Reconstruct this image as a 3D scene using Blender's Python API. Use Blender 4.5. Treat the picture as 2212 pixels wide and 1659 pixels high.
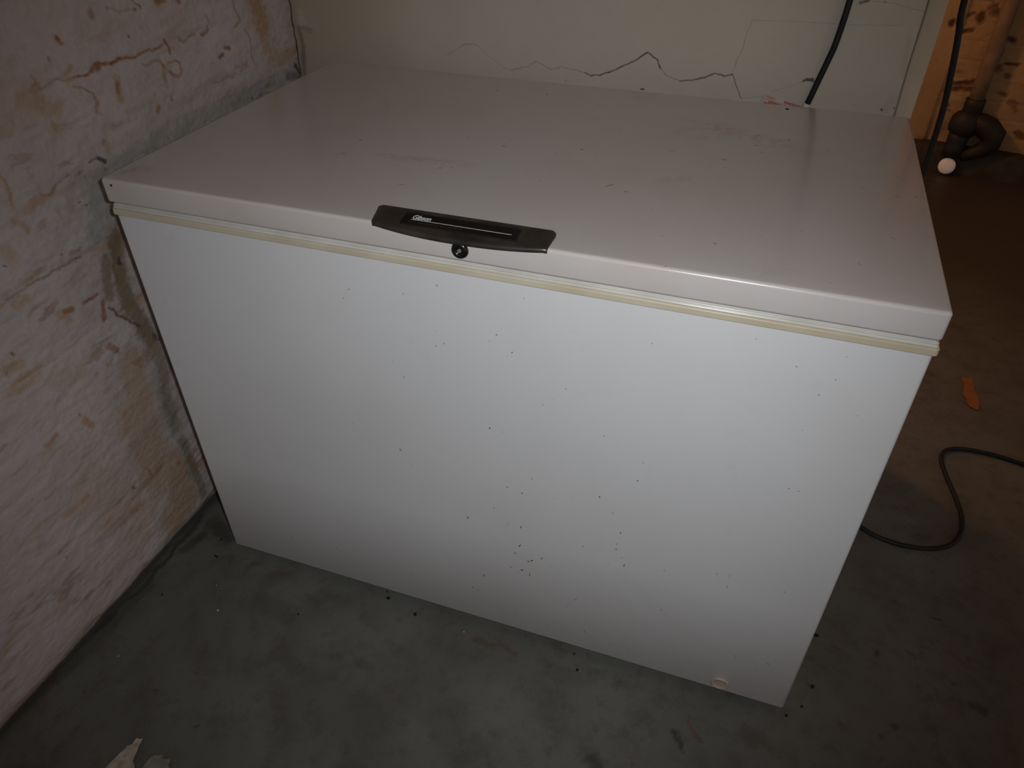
import bpy, bmesh, math, random
import numpy as np
from mathutils import Vector, Matrix

for _o in list(bpy.data.objects):
    bpy.data.objects.remove(_o)
scene = bpy.context.scene
COL = scene.collection
random.seed(7)

# ------------------------------------------------------------------ camera
CAM = Vector((0.9749, -0.8370, 1.3550))
YAW, PITCH, ROLL = -0.3375, 0.6613, -0.0043
fwd = Vector((math.sin(YAW)*math.cos(PITCH), math.cos(YAW)*math.cos(PITCH), -math.sin(PITCH)))
rgt = Vector((math.cos(YAW), -math.sin(YAW), 0.0))
upv = rgt.cross(fwd)
r2 = math.cos(ROLL)*rgt + math.sin(ROLL)*upv
u2 = -math.sin(ROLL)*rgt + math.cos(ROLL)*upv
cam_d = bpy.data.cameras.new('camera')
cam = bpy.data.objects.new('camera', cam_d)
COL.objects.link(cam)
cam.matrix_world = Matrix(((r2.x, u2.x, -fwd.x, CAM.x), (r2.y, u2.y, -fwd.y, CAM.y), (r2.z, u2.z, -fwd.z, CAM.z), (0, 0, 0, 1)))
cam_d.sensor_width = 36.0
cam_d.lens = 1603.842/2212*36.0
cam_d.clip_start = 0.02
scene.camera = cam

# ------------------------------------------------------------------ world, lamps, exposure
world = bpy.data.worlds.new('World')
scene.world = world
world.use_nodes = True
world.node_tree.nodes['Background'].inputs[0].default_value = (1.0, 0.86, 0.80, 1)
world.node_tree.nodes['Background'].inputs[1].default_value = 0.28

def lamp(name, kind, loc, energy, color, size=0.05, target=None, angle=None, blend=1.0):
    d = bpy.data.lights.new(name, kind)
    d.energy = energy; d.color = color
    if kind == 'AREA':
        d.size = size
    else:
        d.shadow_soft_size = size
    if kind == 'SPOT':
        d.spot_size = angle; d.spot_blend = blend
    o = bpy.data.objects.new(name, d); COL.objects.link(o)
    o.location = loc
    if target is not None:
        o.rotation_euler = (Vector(target)-Vector(loc)).to_track_quat('-Z', 'Y').to_euler()
    return o

# the camera's own flash beside and above the lens
FLASH = CAM + rgt*0.042 + u2*0.022
lamp('camera_flash', 'SPOT', FLASH, 34.5, (0.94, 0.98, 1.0), 0.010, FLASH + fwd - r2*0.055 + u2*0.005, math.radians(89), 1.0)
# tungsten bulb in the next room, behind the back wall
lamp('tungsten_bulb', 'POINT', (0.10, 1.85, 1.95), 40.0, (1.0, 0.43, 0.16), 0.14)
# weak warm bulb under the ceiling on this side of the cellar
lamp('ceiling_bulb', 'POINT', (2.0, 0.05, 2.2), 4.5, (1.0, 0.62, 0.38), 0.05)

scene.view_settings.view_transform = 'Standard'
scene.view_settings.look = 'None'
scene.view_settings.gamma = 1.0
scene.view_settings.use_curve_mapping = False
scene.view_settings.exposure = -0.15
LEFT_STAINS = [('R', 0.0024, 0.9, [(0.206, 1.008), (0.185, 0.996), (0.167, 0.996), (0.151, 0.998)]), ('R', 0.0023, 0.5, [(0.151, 0.998), (0.137, 0.998), (0.12, 1.001), (0.105, 0.998), (0.085, 0.998), (0.075, 1.006), (0.061, 1.001)]), ('R', 0.0032, 1, [(0.192, 0.997), (0.204, 1.006), (0.237, 0.998)]), ('R', 0.0029, 1, [(0.237, 0.998), (0.253, 1.001), (0.273, 0.997), (0.294, 0.995)]), ('R', 0.0022, 0.8, [(0.294, 0.995), (0.313, 0.997), (0.336, 0.999), (0.341, 0.994), (0.358, 0.999), (0.371, 1.001)]), ('R', 0.0031, 0.8, [(0.374, 1.007), (0.384, 0.994), (0.384, 0.983)]), ('R', 0.0027, 0.6, [(0.418, 0.999), (0.43, 0.992), (0.45, 0.999), (0.468, 0.998)]), ('R', 0.0038, 0.7, [(0.484, 0.995), (0.496, 0.993), (0.507, 0.994)]), ('R', 0.0019, 0.6, [(0.507, 1.002), (0.516, 1.011), (0.509, 1.024)]), ('R', 0.0064, 1, [(0.206, 1.004), (0.206, 0.999)]), ('R', 0.0022, 0.6, [(0.309, 0.98), (0.317, 0.974), (0.338, 0.979), (0.352, 0.976), (0.36, 0.961)]), ('R', 0.0023, 0.6, [(0.372, 0.964), (0.393, 0.967), (0.405, 0.959), (0.401, 0.943), (0.388, 0.938), (0.374, 0.947)]), ('R', 0.0036, 0.8, [(0.371, 0.95), (0.379, 0.942)]), ('O', 0.0062, 0.6, [(0.36, 0.961), (0.353, 0.942)]), ('R', 0.0022, 0.5, [(0.355, 0.951), (0.356, 0.936), (0.354, 0.924)]), ('R', 0.0042, 0.8, [(0.237, 0.965), (0.234, 0.957), (0.233, 0.95)]), ('O', 0.0067, 0.5, [(0.236, 0.973), (0.233, 0.937)]), ('R', 0.0016, 0.6, [(0.144, 0.984), (0.163, 0.975), (0.177, 0.961)]), ('R', 0.0032, 0.6, [(0.177, 0.961), (0.18, 0.948), (0.171, 0.935)]), ('R', 0.0016, 0.3, [(0.171, 0.935), (0.185, 0.923)]), ('R', 0.003, 0.6, [(0.598, 1.036), (0.605, 1.013), (0.61, 0.993), (0.594, 0.986)]), ('R', 0.002, 0.6, [(0.618, 0.978), (0.632, 0.96), (0.63, 0.934), (0.626, 0.917), (0.632, 0.901)]), ('O', 0.0266, 0.75, [(0.672, 1.032), (0.684, 0.993), (0.684, 0.969)]), ('O', 0.0157, 0.5, [(0.674, 0.966), (0.686, 0.925)]), ('R', 0.0026, 1, [(0.116, 1.035), (0.116, 1.03)]), ('R', 0.0029, 1, [(0.294, 1.031)]), ('R', 0.0045, 0.7, [(0.145, 1.06), (0.148, 1.051)]), ('O', 0.0045, 0.7, [(0.145, 1.058)]), ('R', 0.0063, 0.6, [(0.229, 1.081), (0.228, 1.077)]), ('R', 0.0069, 0.9, [(0.381, 1.071), (0.397, 1.071)]), ('R', 0.0062, 0.7, [(0.44, 1.061)]), ('R', 0.002, 0.8, [(0.268, 1.081)]), ('R', 0.0029, 0.9, [(0.325, 1.069)]), ('R', 0.0029, 0.9, [(0.341, 1.07)]), ('R', 0.0015, 0.6, [(0.325, 1.084), (0.331, 1.077), (0.342, 1.071)]), ('R', 0.0015, 0.4, [(0.268, 1.081), (0.293, 1.073), (0.325, 1.069)]), ('R', 0.0039, 0.9, [(0.544, 0.952), (0.56, 0.948)]), ('K', 0.0034, 0.7, [(0.518, 0.941), (0.534, 0.942)]), ('O', 0.0054, 0.9, [(0.317, 0.9), (0.314, 0.894)]), ('R', 0.0023, 0.5, [(0.32, 0.854)]), ('R', 0.0023, 0.6, [(0.356, 0.906), (0.357, 0.9)]), ('O', 0.0046, 0.7, [(0.153, 1.017), (0.146, 1.01)]), ('O', 0.0054, 0.4, [(0.137, 1.006), (0.139, 0.995)]), ('O', 0.0165, 0.45, [(0.043, 0.992), (0.068, 0.978), (0.095, 0.966)]), ('R', 0.0052, 0.6, [(0.079, 1.005), (0.08, 1.0)]), ('O', 0.0069, 0.6, [(0.081, 0.94), (0.084, 0.933)]), ('O', 0.0075, 0.6, [(0.068, 0.996), (0.068, 0.971)]), ('O', 0.0065, 0.4, [(0.017, 0.975), (-0.003, 0.952)]), ('R', 0.0022, 0.4, [(0.076, 1.022), (0.08, 1.012)]), ('R', 0.0033, 0.4, [(0.168, 0.887), (0.164, 0.879)]), ('O', 0.005, 0.35, [(0.181, 0.908), (0.165, 0.863)]), ('K', 0.0042, 0.9, [(0.143, 0.86), (0.153, 0.852)]), ('K', 0.0016, 0.6, [(0.123, 0.861), (0.143, 0.859)]), ('K', 0.0021, 0.6, [(0.149, 0.841), (0.15, 0.838)]), ('R', 0.002, 0.5, [(0.104, 0.851), (0.085, 0.849)]), ('R', 0.0024, 0.6, [(0.046, 0.847), (0.031, 0.841)]), ('K', 0.0012, 0.35, [(0.078, 0.855), (0.048, 0.85), (0.025, 0.841), (0.01, 0.845)]), ('R', 0.0023, 0.4, [(0.001, 0.846), (-0.016, 0.845)]), ('O', 0.0029, 0.6, [(-0.046, 0.903), (-0.041, 0.888), (-0.04, 0.874), (-0.042, 0.853), (-0.043, 0.844)]), ('O', 0.006, 0.5, [(-0.056, 0.829), (-0.045, 0.819), (-0.04, 0.805)]), ('O', 0.012, 0.3, [(-0.091, 0.795), (-0.084, 0.774)]), ('G', 0.0197, 0.9, [(0.804, 0.839), (0.704, 0.841), (0.592, 0.841), (0.427, 0.837), (0.313, 0.838), (0.235, 0.838), (0.171, 0.831)]), ('G', 0.0237, 0.9, [(0.169, 0.827), (0.115, 0.822), (0.111, 0.788), (0.122, 0.756), (0.09, 0.743)]), ('G', 0.0097, 0.5, [(0.099, 0.845), (0.059, 0.827), (0.057, 0.802)]), ('G', 0.0085, 0.45, [(0.519, 0.912), (0.437, 0.897), (0.349, 0.891)]), ('K', 0.0057, 0.9, [(0.79, 0.859), (0.807, 0.835)]), ('K', 0.009, 0.45, [(0.744, 0.844), (0.803, 0.834)]), ('K', 0.0021, 0.9, [(0.599, 0.836)]), ('K', 0.0018, 0.9, [(0.318, 0.838)]), ('K', 0.0015, 0.8, [(0.076, 0.805)]), ('K', 0.0013, 0.7, [(0.004, 0.74)]), ('K', 0.0015, 0.8, [(-0.103, 0.772), (-0.101, 0.77)]), ('K', 0.0015, 0.7, [(0.085, 0.793)]), ('M', 0.0168, 0.95, [(0.124, 0.714), (0.109, 0.673), (0.101, 0.63)]), ('M', 0.0185, 0.9, [(0.101, 0.63), (0.1, 0.578), (0.105, 0.531), (0.113, 0.486)]), ('M', 0.0114, 0.7, [(0.087, 0.687), (0.063, 0.62)]), ('M', 0.015, 0.6, [(0.12, 0.47), (0.118, 0.417), (0.1, 0.342), (0.097, 0.262)]), ('G', 0.0143, 0.7, [(0.097, 0.467), (0.091, 0.387), (0.089, 0.298), (0.098, 0.208), (0.095, 0.122)]), ('G', 0.0108, 0.8, [(0.099, 0.171), (0.09, 0.111)]), ('M', 0.0098, 0.7, [(0.102, 0.218), (0.106, 0.128), (0.109, 0.03)]), ('K', 0.0044, 0.8, [(0.115, 0.675), (0.114, 0.663)]), ('K', 0.0027, 0.7, [(0.053, 0.6), (0.074, 0.563), (0.098, 0.529)]), ('K', 0.0046, 0.6, [(0.074, 0.568), (0.08, 0.555)]), ('K', 0.0137, 0.6, [(0.115, -0.0), (0.095, -0.005)]), ('K', 0.0048, 0.6, [(0.122, 0.492), (0.133, 0.475)]), ('R', 0.0053, 0.9, [(0.046, 0.62), (0.035, 0.585)]), ('R', 0.0034, 0.8, [(0.007, 0.638), (0.038, 0.639)]), ('R', 0.0072, 0.7, [(0.019, 0.531), (0.03, 0.516)]), ('R', 0.005, 0.9, [(-0.035, 0.643), (-0.018, 0.639)]), ('O', 0.0074, 0.5, [(-0.049, 0.646), (-0.036, 0.629)]), ('R', 0.0026, 0.6, [(-0.097, 0.452), (-0.095, 0.446)]), ('O', 0.0071, 0.7, [(-0.092, 0.433), (-0.083, 0.415)]), ('O', 0.0051, 0.7, [(-0.179, 0.443), (-0.151, 0.447)]), ('K', 0.0027, 0.7, [(-0.158, 0.635), (-0.157, 0.631)]), ('O', 0.0093, 0.5, [(-0.112, 0.707), (-0.095, 0.706)]), ('O', 0.0094, 0.5, [(-0.178, 0.615), (-0.153, 0.607)]), ('R', 0.0031, 0.5, [(-0.179, 0.607)]), ('O', 0.0081, 0.6, [(-0.204, 0.29), (-0.153, 0.284)]), ('O', 0.0057, 0.6, [(-0.152, 0.194), (-0.131, 0.198)]), ('R', 0.0034, 0.3, [(-0.223, 0.354), (-0.2, 0.356)]), ('O', 0.0304, 0.5, [(0.053, 0.474), (0.038, 0.365)]), ('O', 0.0449, 0.5, [(0.01, 0.362), (0.017, 0.251), (0.012, 0.171)]), ('O', 0.0428, 0.6, [(0.063, 0.182), (0.05, 0.073), (0.009, 0.053)]), ('O', 0.0575, 0.28, [(-0.135, 0.299), (-0.075, 0.141)]), ('O', 0.017, 0.25, [(-0.108, 0.545), (-0.052, 0.525)]), ('R', 0.003, 0.5, [(-0.008, 0.226), (-0.003, 0.206)]), ('K', 0.0029, 0.5, [(-0.057, 0.219), (-0.052, 0.21)]), ('K', 0.0026, 0.5, [(0.074, 0.171)]), ('R', 0.0012, 0.3, [(-0.123, 0.72), (-0.082, 0.721), (-0.023, 0.721), (0.039, 0.716)]), ('K', 0.0011, 0.3, [(-0.123, 0.72), (-0.082, 0.721), (-0.023, 0.721), (0.039, 0.716)]), ('R', 0.0016, 0.25, [(-0.206, 0.586), (-0.151, 0.583), (-0.086, 0.576)]), ('O', 0.0055, 0.7, [(0.079, -0.008), (0.017, -0.005), (-0.116, -0.016)]), ('O', 0.0039, 0.4, [(-0.114, -0.011), (-0.272, 0.01), (-0.413, 0.01)]), ('R', 0.0027, 0.4, [(-0.242, 0.208)]), ('K', 0.0018, 0.5, [(-0.243, 0.211)]), ('K', 0.0018, 0.4, [(-0.36, 0.045)])]
BACK_STAINS = [('C', 0.001, 0.6, [(0.2409, 0.9055), (0.2646, 0.9203), (0.2809, 0.9303), (0.3013, 0.9338), (0.3123, 0.9307)]), ('C', 0.0009, 0.35, [(0.3123, 0.9307), (0.3494, 0.9033), (0.3615, 0.8953), (0.3936, 0.8841)]), ('C', 0.001, 0.6, [(0.3936, 0.8841), (0.4167, 0.892), (0.433, 0.8954), (0.4523, 0.9077), (0.4837, 0.8957), (0.4986, 0.8969), (0.5122, 0.902), (0.5409, 0.8976), (0.5641, 0.8938)]), ('C', 0.0015, 1, [(0.5641, 0.8938), (0.579, 0.8893), (0.5975, 0.8918), (0.6195, 0.9005), (0.6409, 0.9118), (0.6688, 0.9253), (0.6853, 0.9378), (0.6982, 0.9461), (0.7213, 0.9324), (0.7281, 0.9163)]), ('C', 0.0011, 0.6, [(0.7281, 0.9163), (0.7425, 0.9026), (0.7717, 0.8957)]), ('C', 0.0014, 1, [(0.7717, 0.8957), (0.7992, 0.9001), (0.8222, 0.9067), (0.8415, 0.9167), (0.8629, 0.9121), (0.8769, 0.9179)]), ('C', 0.0012, 0.8, [(0.8769, 0.9179), (0.887, 0.8977), (0.9041, 0.8704)]), ('C', 0.0009, 0.5, [(0.876, 0.9233), (0.8814, 0.9498), (0.8888, 0.9697), (0.8909, 0.9974), (0.8972, 1.0206)]), ('C', 0.0009, 0.4, [(0.8972, 1.0206), (0.9715, 1.0239), (1.0224, 1.0248), (1.0961, 1.0257), (1.167, 1.0296)]), ('C', 0.001, 0.45, [(0.904, 0.8713), (0.9175, 0.8745), (0.9471, 0.8801)]), ('C', 0.0008, 0.35, [(0.9606, 0.8907), (0.9884, 0.9015), (1.0128, 0.9127)]), ('C', 0.001, 0.4, [(1.1009, 1.0679), (1.1414, 1.0656), (1.1684, 1.0595), (1.1953, 1.0558)]), ('K', 0.0023, 0.9, [(1.1744, 0.8777)]), ('K', 0.0016, 0.7, [(1.1953, 0.8852), (1.2019, 0.8769)]), ('K', 0.002, 0.9, [(0.6931, 0.8733), (0.6972, 0.8728)]), ('K', 0.0016, 0.9, [(1.1995, 0.939)]), ('K', 0.003, 0.7, [(1.0843, 1.0638), (1.0887, 1.0656)]), ('K', 0.0022, 0.8, [(1.0895, 1.0657), (1.0972, 1.0669)]), ('K', 0.0017, 0.7, [(1.1283, 1.0672)]), ('K', 0.0013, 0.6, [(0.5239, 0.8756)]), ('R', 0.0073, 0.25, [(1.1899, 0.898), (1.1825, 0.8794)]), ('R', 0.0053, 0.2, [(1.1851, 1.0117), (1.1925, 0.9461)]), ('K', 0.0051, 0.5, [(-0.1455, 0.9369), (-0.1411, 0.8956), (-0.1495, 0.8412)]), ('O', 0.0386, 0.5, [(-0.1053, 0.9798), (-0.0955, 0.8991)]), ('O', 0.065, 0.35, [(0.0045, 0.9768), (0.0186, 0.9077)]), ('W', 0.0099, 0.6, [(-0.1327, 0.9682), (-0.1305, 0.9481)]), ('K', 0.0055, 0.3, [(-0.1326, 0.9378), (-0.1123, 0.931)]), ('O', 0.0157, 0.25, [(-0.0816, 0.9053), (-0.0809, 0.8738)])]
PANEL_SPECKS = [(0.6674, 0.4269, 0.0023, 0.0012, 0.07, 0.8), (0.6943, 0.4211, 0.0023, 0.0016, -1.57, 1), (0.8287, 0.4577, 0.0027, 0.0015, -1.5, 1), (0.8866, 0.5148, 0.0021, 0.0012, -0.75, 0.9), (0.8263, 0.5919, 0.0022, 0.0009, 1.06, 0.7), (0.891, 0.555, 0.0023, 0.0009, -1.21, 0.5), (0.7123, 0.462, 0.0024, 0.0011, 0.63, 0.6), (0.5895, 0.3209, 0.0055, 0.0015, 1.13, 0.8), (0.6687, 0.3341, 0.0024, 0.0009, -1.35, 0.7), (0.6652, 0.3266, 0.0029, 0.0008, -1.58, 0.6), (0.6932, 0.3336, 0.0059, 0.0014, -1.75, 0.8), (0.6908, 0.2817, 0.0052, 0.0016, 0.99, 0.9), (0.682, 0.2569, 0.0037, 0.0016, -0.7, 0.8), (0.7076, 0.2436, 0.0028, 0.0019, 0.39, 1), (0.7145, 0.2485, 0.0036, 0.0021, 0.86, 1), (0.7337, 0.2632, 0.0036, 0.0013, -1.84, 0.9), (0.6736, 0.2124, 0.0022, 0.0014, -1.58, 0.8), (0.6954, 0.2127, 0.0033, 0.0025, -0.32, 1), (0.6883, 0.2029, 0.0021, 0.0012, 0.4, 0.5), (0.7109, 0.2048, 0.005, 0.0012, -1.67, 0.8), (0.6164, 0.163, 0.0056, 0.0015, -1.88, 0.9), (0.592, 0.1146, 0.0026, 0.0019, 0.41, 0.8), (0.6036, 0.1095, 0.0075, 0.0008, -0.84, 0.6), (0.8703, 0.3848, 0.0045, 0.0012, -1.54, 0.8), (0.8666, 0.3545, 0.0033, 0.001, -1.75, 0.6), (0.8665, 0.3407, 0.0039, 0.001, -1.49, 0.8), (0.8084, 0.3257, 0.0025, 0.001, -1.51, 0.7), (0.8772, 0.3235, 0.0017, 0.0013, 0.38, 0.6), (0.8839, 0.304, 0.0052, 0.0012, -1.63, 0.8), (0.7847, 0.4393, 0.0011, 0.0009, 0.0, 0.7), (0.7531, 0.4291, 0.0015, 0.0009, 0.33, 0.5), (0.6422, 0.3659, 0.0024, 0.0012, 0.89, 0.5), (0.821, 0.3791, 0.0012, 0.001, 0.0, 0.5), (0.8348, 0.3837, 0.0011, 0.0009, 0.0, 0.6), (0.8536, 0.4275, 0.0031, 0.0011, 1.05, 0.4), (0.9523, 0.319, 0.0022, 0.0012, -1.45, 0.5), (0.7511, 0.2454, 0.0015, 0.0013, 0.0, 0.4), (0.8567, 0.2977, 0.0013, 0.0011, 0.0, 0.4), (0.8029, 0.1716, 0.0103, 0.0008, 0.91, 0.4), (0.4126, 0.7718, 0.0029, 0.0009, 0.95, 0.6), (0.4005, 0.7538, 0.0026, 0.0009, 0.98, 0.5), (0.5622, 0.8067, 0.0031, 0.002, -0.75, 0.25), (0.5059, 0.7821, 0.0022, 0.0008, 1.15, 0.6), (0.5891, 0.794, 0.0007, 0.0006, 0.0, 0.8), (0.6192, 0.8051, 0.0007, 0.0006, 0.0, 0.7), (0.6949, 0.8112, 0.0018, 0.001, -1.56, 0.35), (0.5561, 0.7265, 0.0008, 0.0007, 0.0, 0.8), (0.5676, 0.7057, 0.002, 0.0009, -0.23, 0.7), (0.6531, 0.7403, 0.0028, 0.001, 0.77, 0.8), (0.6419, 0.727, 0.0019, 0.0008, 0.92, 0.6), (0.6775, 0.7146, 0.0026, 0.0011, 0.75, 0.9), (0.6695, 0.7059, 0.0015, 0.0007, 0.94, 0.5), (0.5534, 0.6983, 0.0033, 0.0007, 1.06, 0.6), (0.4735, 0.6499, 0.0016, 0.0007, -1.68, 0.6), (0.4912, 0.622, 0.0031, 0.0008, -1.67, 0.7), (0.6383, 0.5541, 0.0035, 0.0013, 0.83, 1), (0.6607, 0.5516, 0.0018, 0.0009, 0.61, 0.6), (0.4666, 0.4533, 0.0038, 0.0018, -0.68, 0.7), (0.7273, 0.627, 0.0018, 0.0009, 0.6, 0.6), (0.7439, 0.6433, 0.0009, 0.0008, 0.0, 0.5), (0.7623, 0.6672, 0.0023, 0.0008, 0.8, 0.6), (0.3784, 0.4918, 0.0018, 0.001, -1.72, 0.4), (0.5923, 0.7296, 0.0007, 0.0006, 0.0, 0.8), (0.4952, 0.764, 0.0007, 0.0006, 0.0, 0.7), (0.8255, 0.078, 0.006, 0.0029, -1.24, 0.5), (0.9603, 0.2105, 0.0042, 0.0012, -1.68, 0.6), (0.9678, 0.2017, 0.002, 0.0011, -0.32, 0.5), (1.0579, 0.3201, 0.0054, 0.0008, -1.4, 0.5), (1.146, 0.3444, 0.0021, 0.0014, 0.42, 0.4), (1.1039, 0.1348, 0.0094, 0.0013, -1.36, 0.35), (1.1441, 0.1129, 0.0049, 0.0017, -0.56, 0.3), (1.1608, 0.1421, 0.003, 0.0018, -0.07, 0.6), (1.0561, 0.0497, 0.008, 0.0022, -1.24, 0.2), (0.8822, 0.063, 0.0101, 0.0009, 0.29, 0.3), (0.914, 0.0629, 0.0051, 0.0009, -0.45, 0.3), (0.9274, 0.0515, 0.0092, 0.0009, -1.17, 0.3), (0.6839, 0.0688, 0.0049, 0.0017, 1.03, 0.4), (0.7516, 0.0607, 0.005, 0.0011, 0.16, 0.35), (0.7885, 0.145, 0.0126, 0.0008, 1.14, 0.3), (1.204, 0.1088, 0.0013, 0.0012, 0.0, 0.6), (1.0672, 0.7818, 0.0026, 0.0009, -0.54, 0.5), (1.1169, 0.7731, 0.0013, 0.0008, -1.33, 0.8), (1.1034, 0.7445, 0.0016, 0.001, -0.69, 0.7), (0.8793, 0.7759, 0.0021, 0.0008, 0.85, 0.6), (1.0107, 0.8128, 0.0012, 0.0008, 0.22, 0.5), (1.1208, 0.8099, 0.0011, 0.0008, 0.23, 0.6), (1.1563, 0.7232, 0.0013, 0.0007, -0.69, 0.5), (1.097, 0.6804, 0.0012, 0.0008, 0.28, 0.5), (1.1033, 0.57, 0.0023, 0.0011, 0.75, 0.6), (1.1171, 0.5689, 0.0023, 0.001, 0.75, 0.5), (1.0366, 0.3446, 0.0038, 0.0008, -1.41, 0.5), (0.4665, 0.4543, 0.003, 0.0016, -1.24, 0.5), (0.486, 0.4218, 0.0022, 0.0008, -0.82, 0.5), (1.0573, 0.3473, 0.0055, 0.0008, -1.4, 0.4), (0.1126, 0.0847, 0.003, 0.0014, 0.36, 0.4), (0.1716, 0.1072, 0.0049, 0.0012, -1.09, 0.5), (0.2803, 0.1116, 0.0046, 0.0018, 0.38, 0.4), (0.4558, 0.103, 0.0028, 0.0012, -1.28, 0.5), (0.3521, 0.2044, 0.0026, 0.0012, 0.36, 0.4)]
LID_SPECKS = [(0.2676, 0.4588, 0.0031, 0.0014, 0.32, 0.7), (0.307, 0.2791, 0.0042, 0.0021, 0.33, 0.7), (0.4178, 0.4297, 0.0022, 0.0012, 0.32, 0.8), (0.436, 0.4307, 0.0024, 0.0012, 0.32, 0.8), (0.5379, 0.6271, 0.0054, 0.0014, -1.27, 0.8), (0.6076, 0.4445, 0.001, 0.0009, 0.0, 1), (0.6816, 0.358, 0.0037, 0.0017, 0.33, 1), (0.7159, 0.3199, 0.002, 0.0014, 0.33, 0.6), (0.6591, 0.3383, 0.0021, 0.0012, 0.33, 0.4), (0.6449, 0.3272, 0.0018, 0.0012, 0.33, 0.4), (0.6529, 0.5919, 0.0027, 0.0013, 0.32, 0.5), (0.4886, 0.2069, 0.0037, 0.0022, 0.33, 0.35), (0.5051, 0.2157, 0.0033, 0.0018, 0.33, 0.3), (0.4583, 0.1273, 0.0054, 0.0021, 0.92, 0.3), (0.5393, 0.2107, 0.0026, 0.001, 0.33, 0.4), (0.6207, 0.2389, 0.0027, 0.001, 0.33, 0.4), (0.6553, 0.2083, 0.0028, 0.001, -0.02, 0.4), (0.7884, 0.2117, 0.0031, 0.001, -0.63, 0.8), (0.7241, 0.4622, 0.0022, 0.001, 0.33, 0.6), (0.5043, 0.1181, 0.0013, 0.0009, 0.33, 0.5), (0.3382, 0.1289, 0.0018, 0.0012, 0.33, 0.4), (0.5474, 0.2867, 0.0011, 0.0009, 0.0, 0.6), (0.5526, 0.3302, 0.006, 0.0024, -0.36, 0.2), (0.4336, 0.6207, 0.0055, 0.0015, 1.23, 0.4), (0.3105, 0.2128, 0.0044, 0.0023, 0.33, 0.3), (0.4781, 0.3505, 0.0031, 0.0016, 0.33, 0.3), (0.7886, 0.2114, 0.0039, 0.0011, -0.63, 0.8), (0.7596, 0.2257, 0.0107, 0.0028, 0.96, 0.2), (0.9124, 0.3879, 0.0053, 0.0015, -0.04, 0.6), (0.8954, 0.3462, 0.0017, 0.0011, 0.33, 0.6), (0.9179, 0.3538, 0.0024, 0.0013, 0.33, 0.7), (1.0079, 0.5174, 0.0041, 0.0014, -0.75, 0.6), (1.0319, 0.5935, 0.0014, 0.0012, 0.0, 0.6), (0.9959, 0.6827, 0.0036, 0.0026, 0.32, 1), (0.9957, 0.6826, 0.0029, 0.0016, 0.32, 1), (0.9351, 0.0849, 0.004, 0.0012, -0.37, 0.6), (0.8648, 0.0841, 0.0026, 0.0012, 0.33, 0.4), (1.0416, 0.1608, 0.0023, 0.0011, 0.33, 0.5), (1.1129, 0.1759, 0.0011, 0.001, 0.0, 0.6), (1.1571, 0.1764, 0.0046, 0.0012, -0.6, 0.4), (1.1131, 0.0879, 0.0044, 0.0015, -0.7, 0.25), (1.1243, 0.3367, 0.0021, 0.0011, -0.35, 0.9), (1.1956, 0.3296, 0.0025, 0.0011, -0.69, 0.7), (1.0147, 0.2594, 0.0021, 0.0009, 0.33, 0.4), (0.9672, 0.4414, 0.0029, 0.0014, -1.13, 0.4), (0.9274, 0.5016, 0.0024, 0.0014, -0.81, 0.4), (0.9563, 0.5198, 0.0038, 0.0014, -0.39, 0.35), (0.9565, 0.4713, 0.0048, 0.0016, -0.16, 0.3), (0.8371, 0.5198, 0.0034, 0.0013, -0.1, 0.3), (1.1286, 0.5574, 0.0027, 0.0013, -0.29, 0.4), (1.0705, 0.4847, 0.0056, 0.0015, -0.74, 0.25), (1.1704, 0.3226, 0.0082, 0.001, -0.21, 0.2), (0.8846, 0.0032, 0.0023, 0.0009, 0.96, 0.6), (1.0795, 0.0266, 0.0023, 0.0011, 0.33, 0.3), (1.1795, 0.0264, 0.0009, 0.0008, 0.0, 0.7), (0.8381, 0.1594, 0.0037, 0.0013, -0.14, 0.2), (0.8258, 0.3999, 0.0052, 0.0019, 0.33, 0.2), (0.7924, 0.2647, 0.001, 0.0009, 0.0, 0.7), (0.724, 0.4625, 0.0022, 0.001, 0.33, 0.7)]
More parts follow.
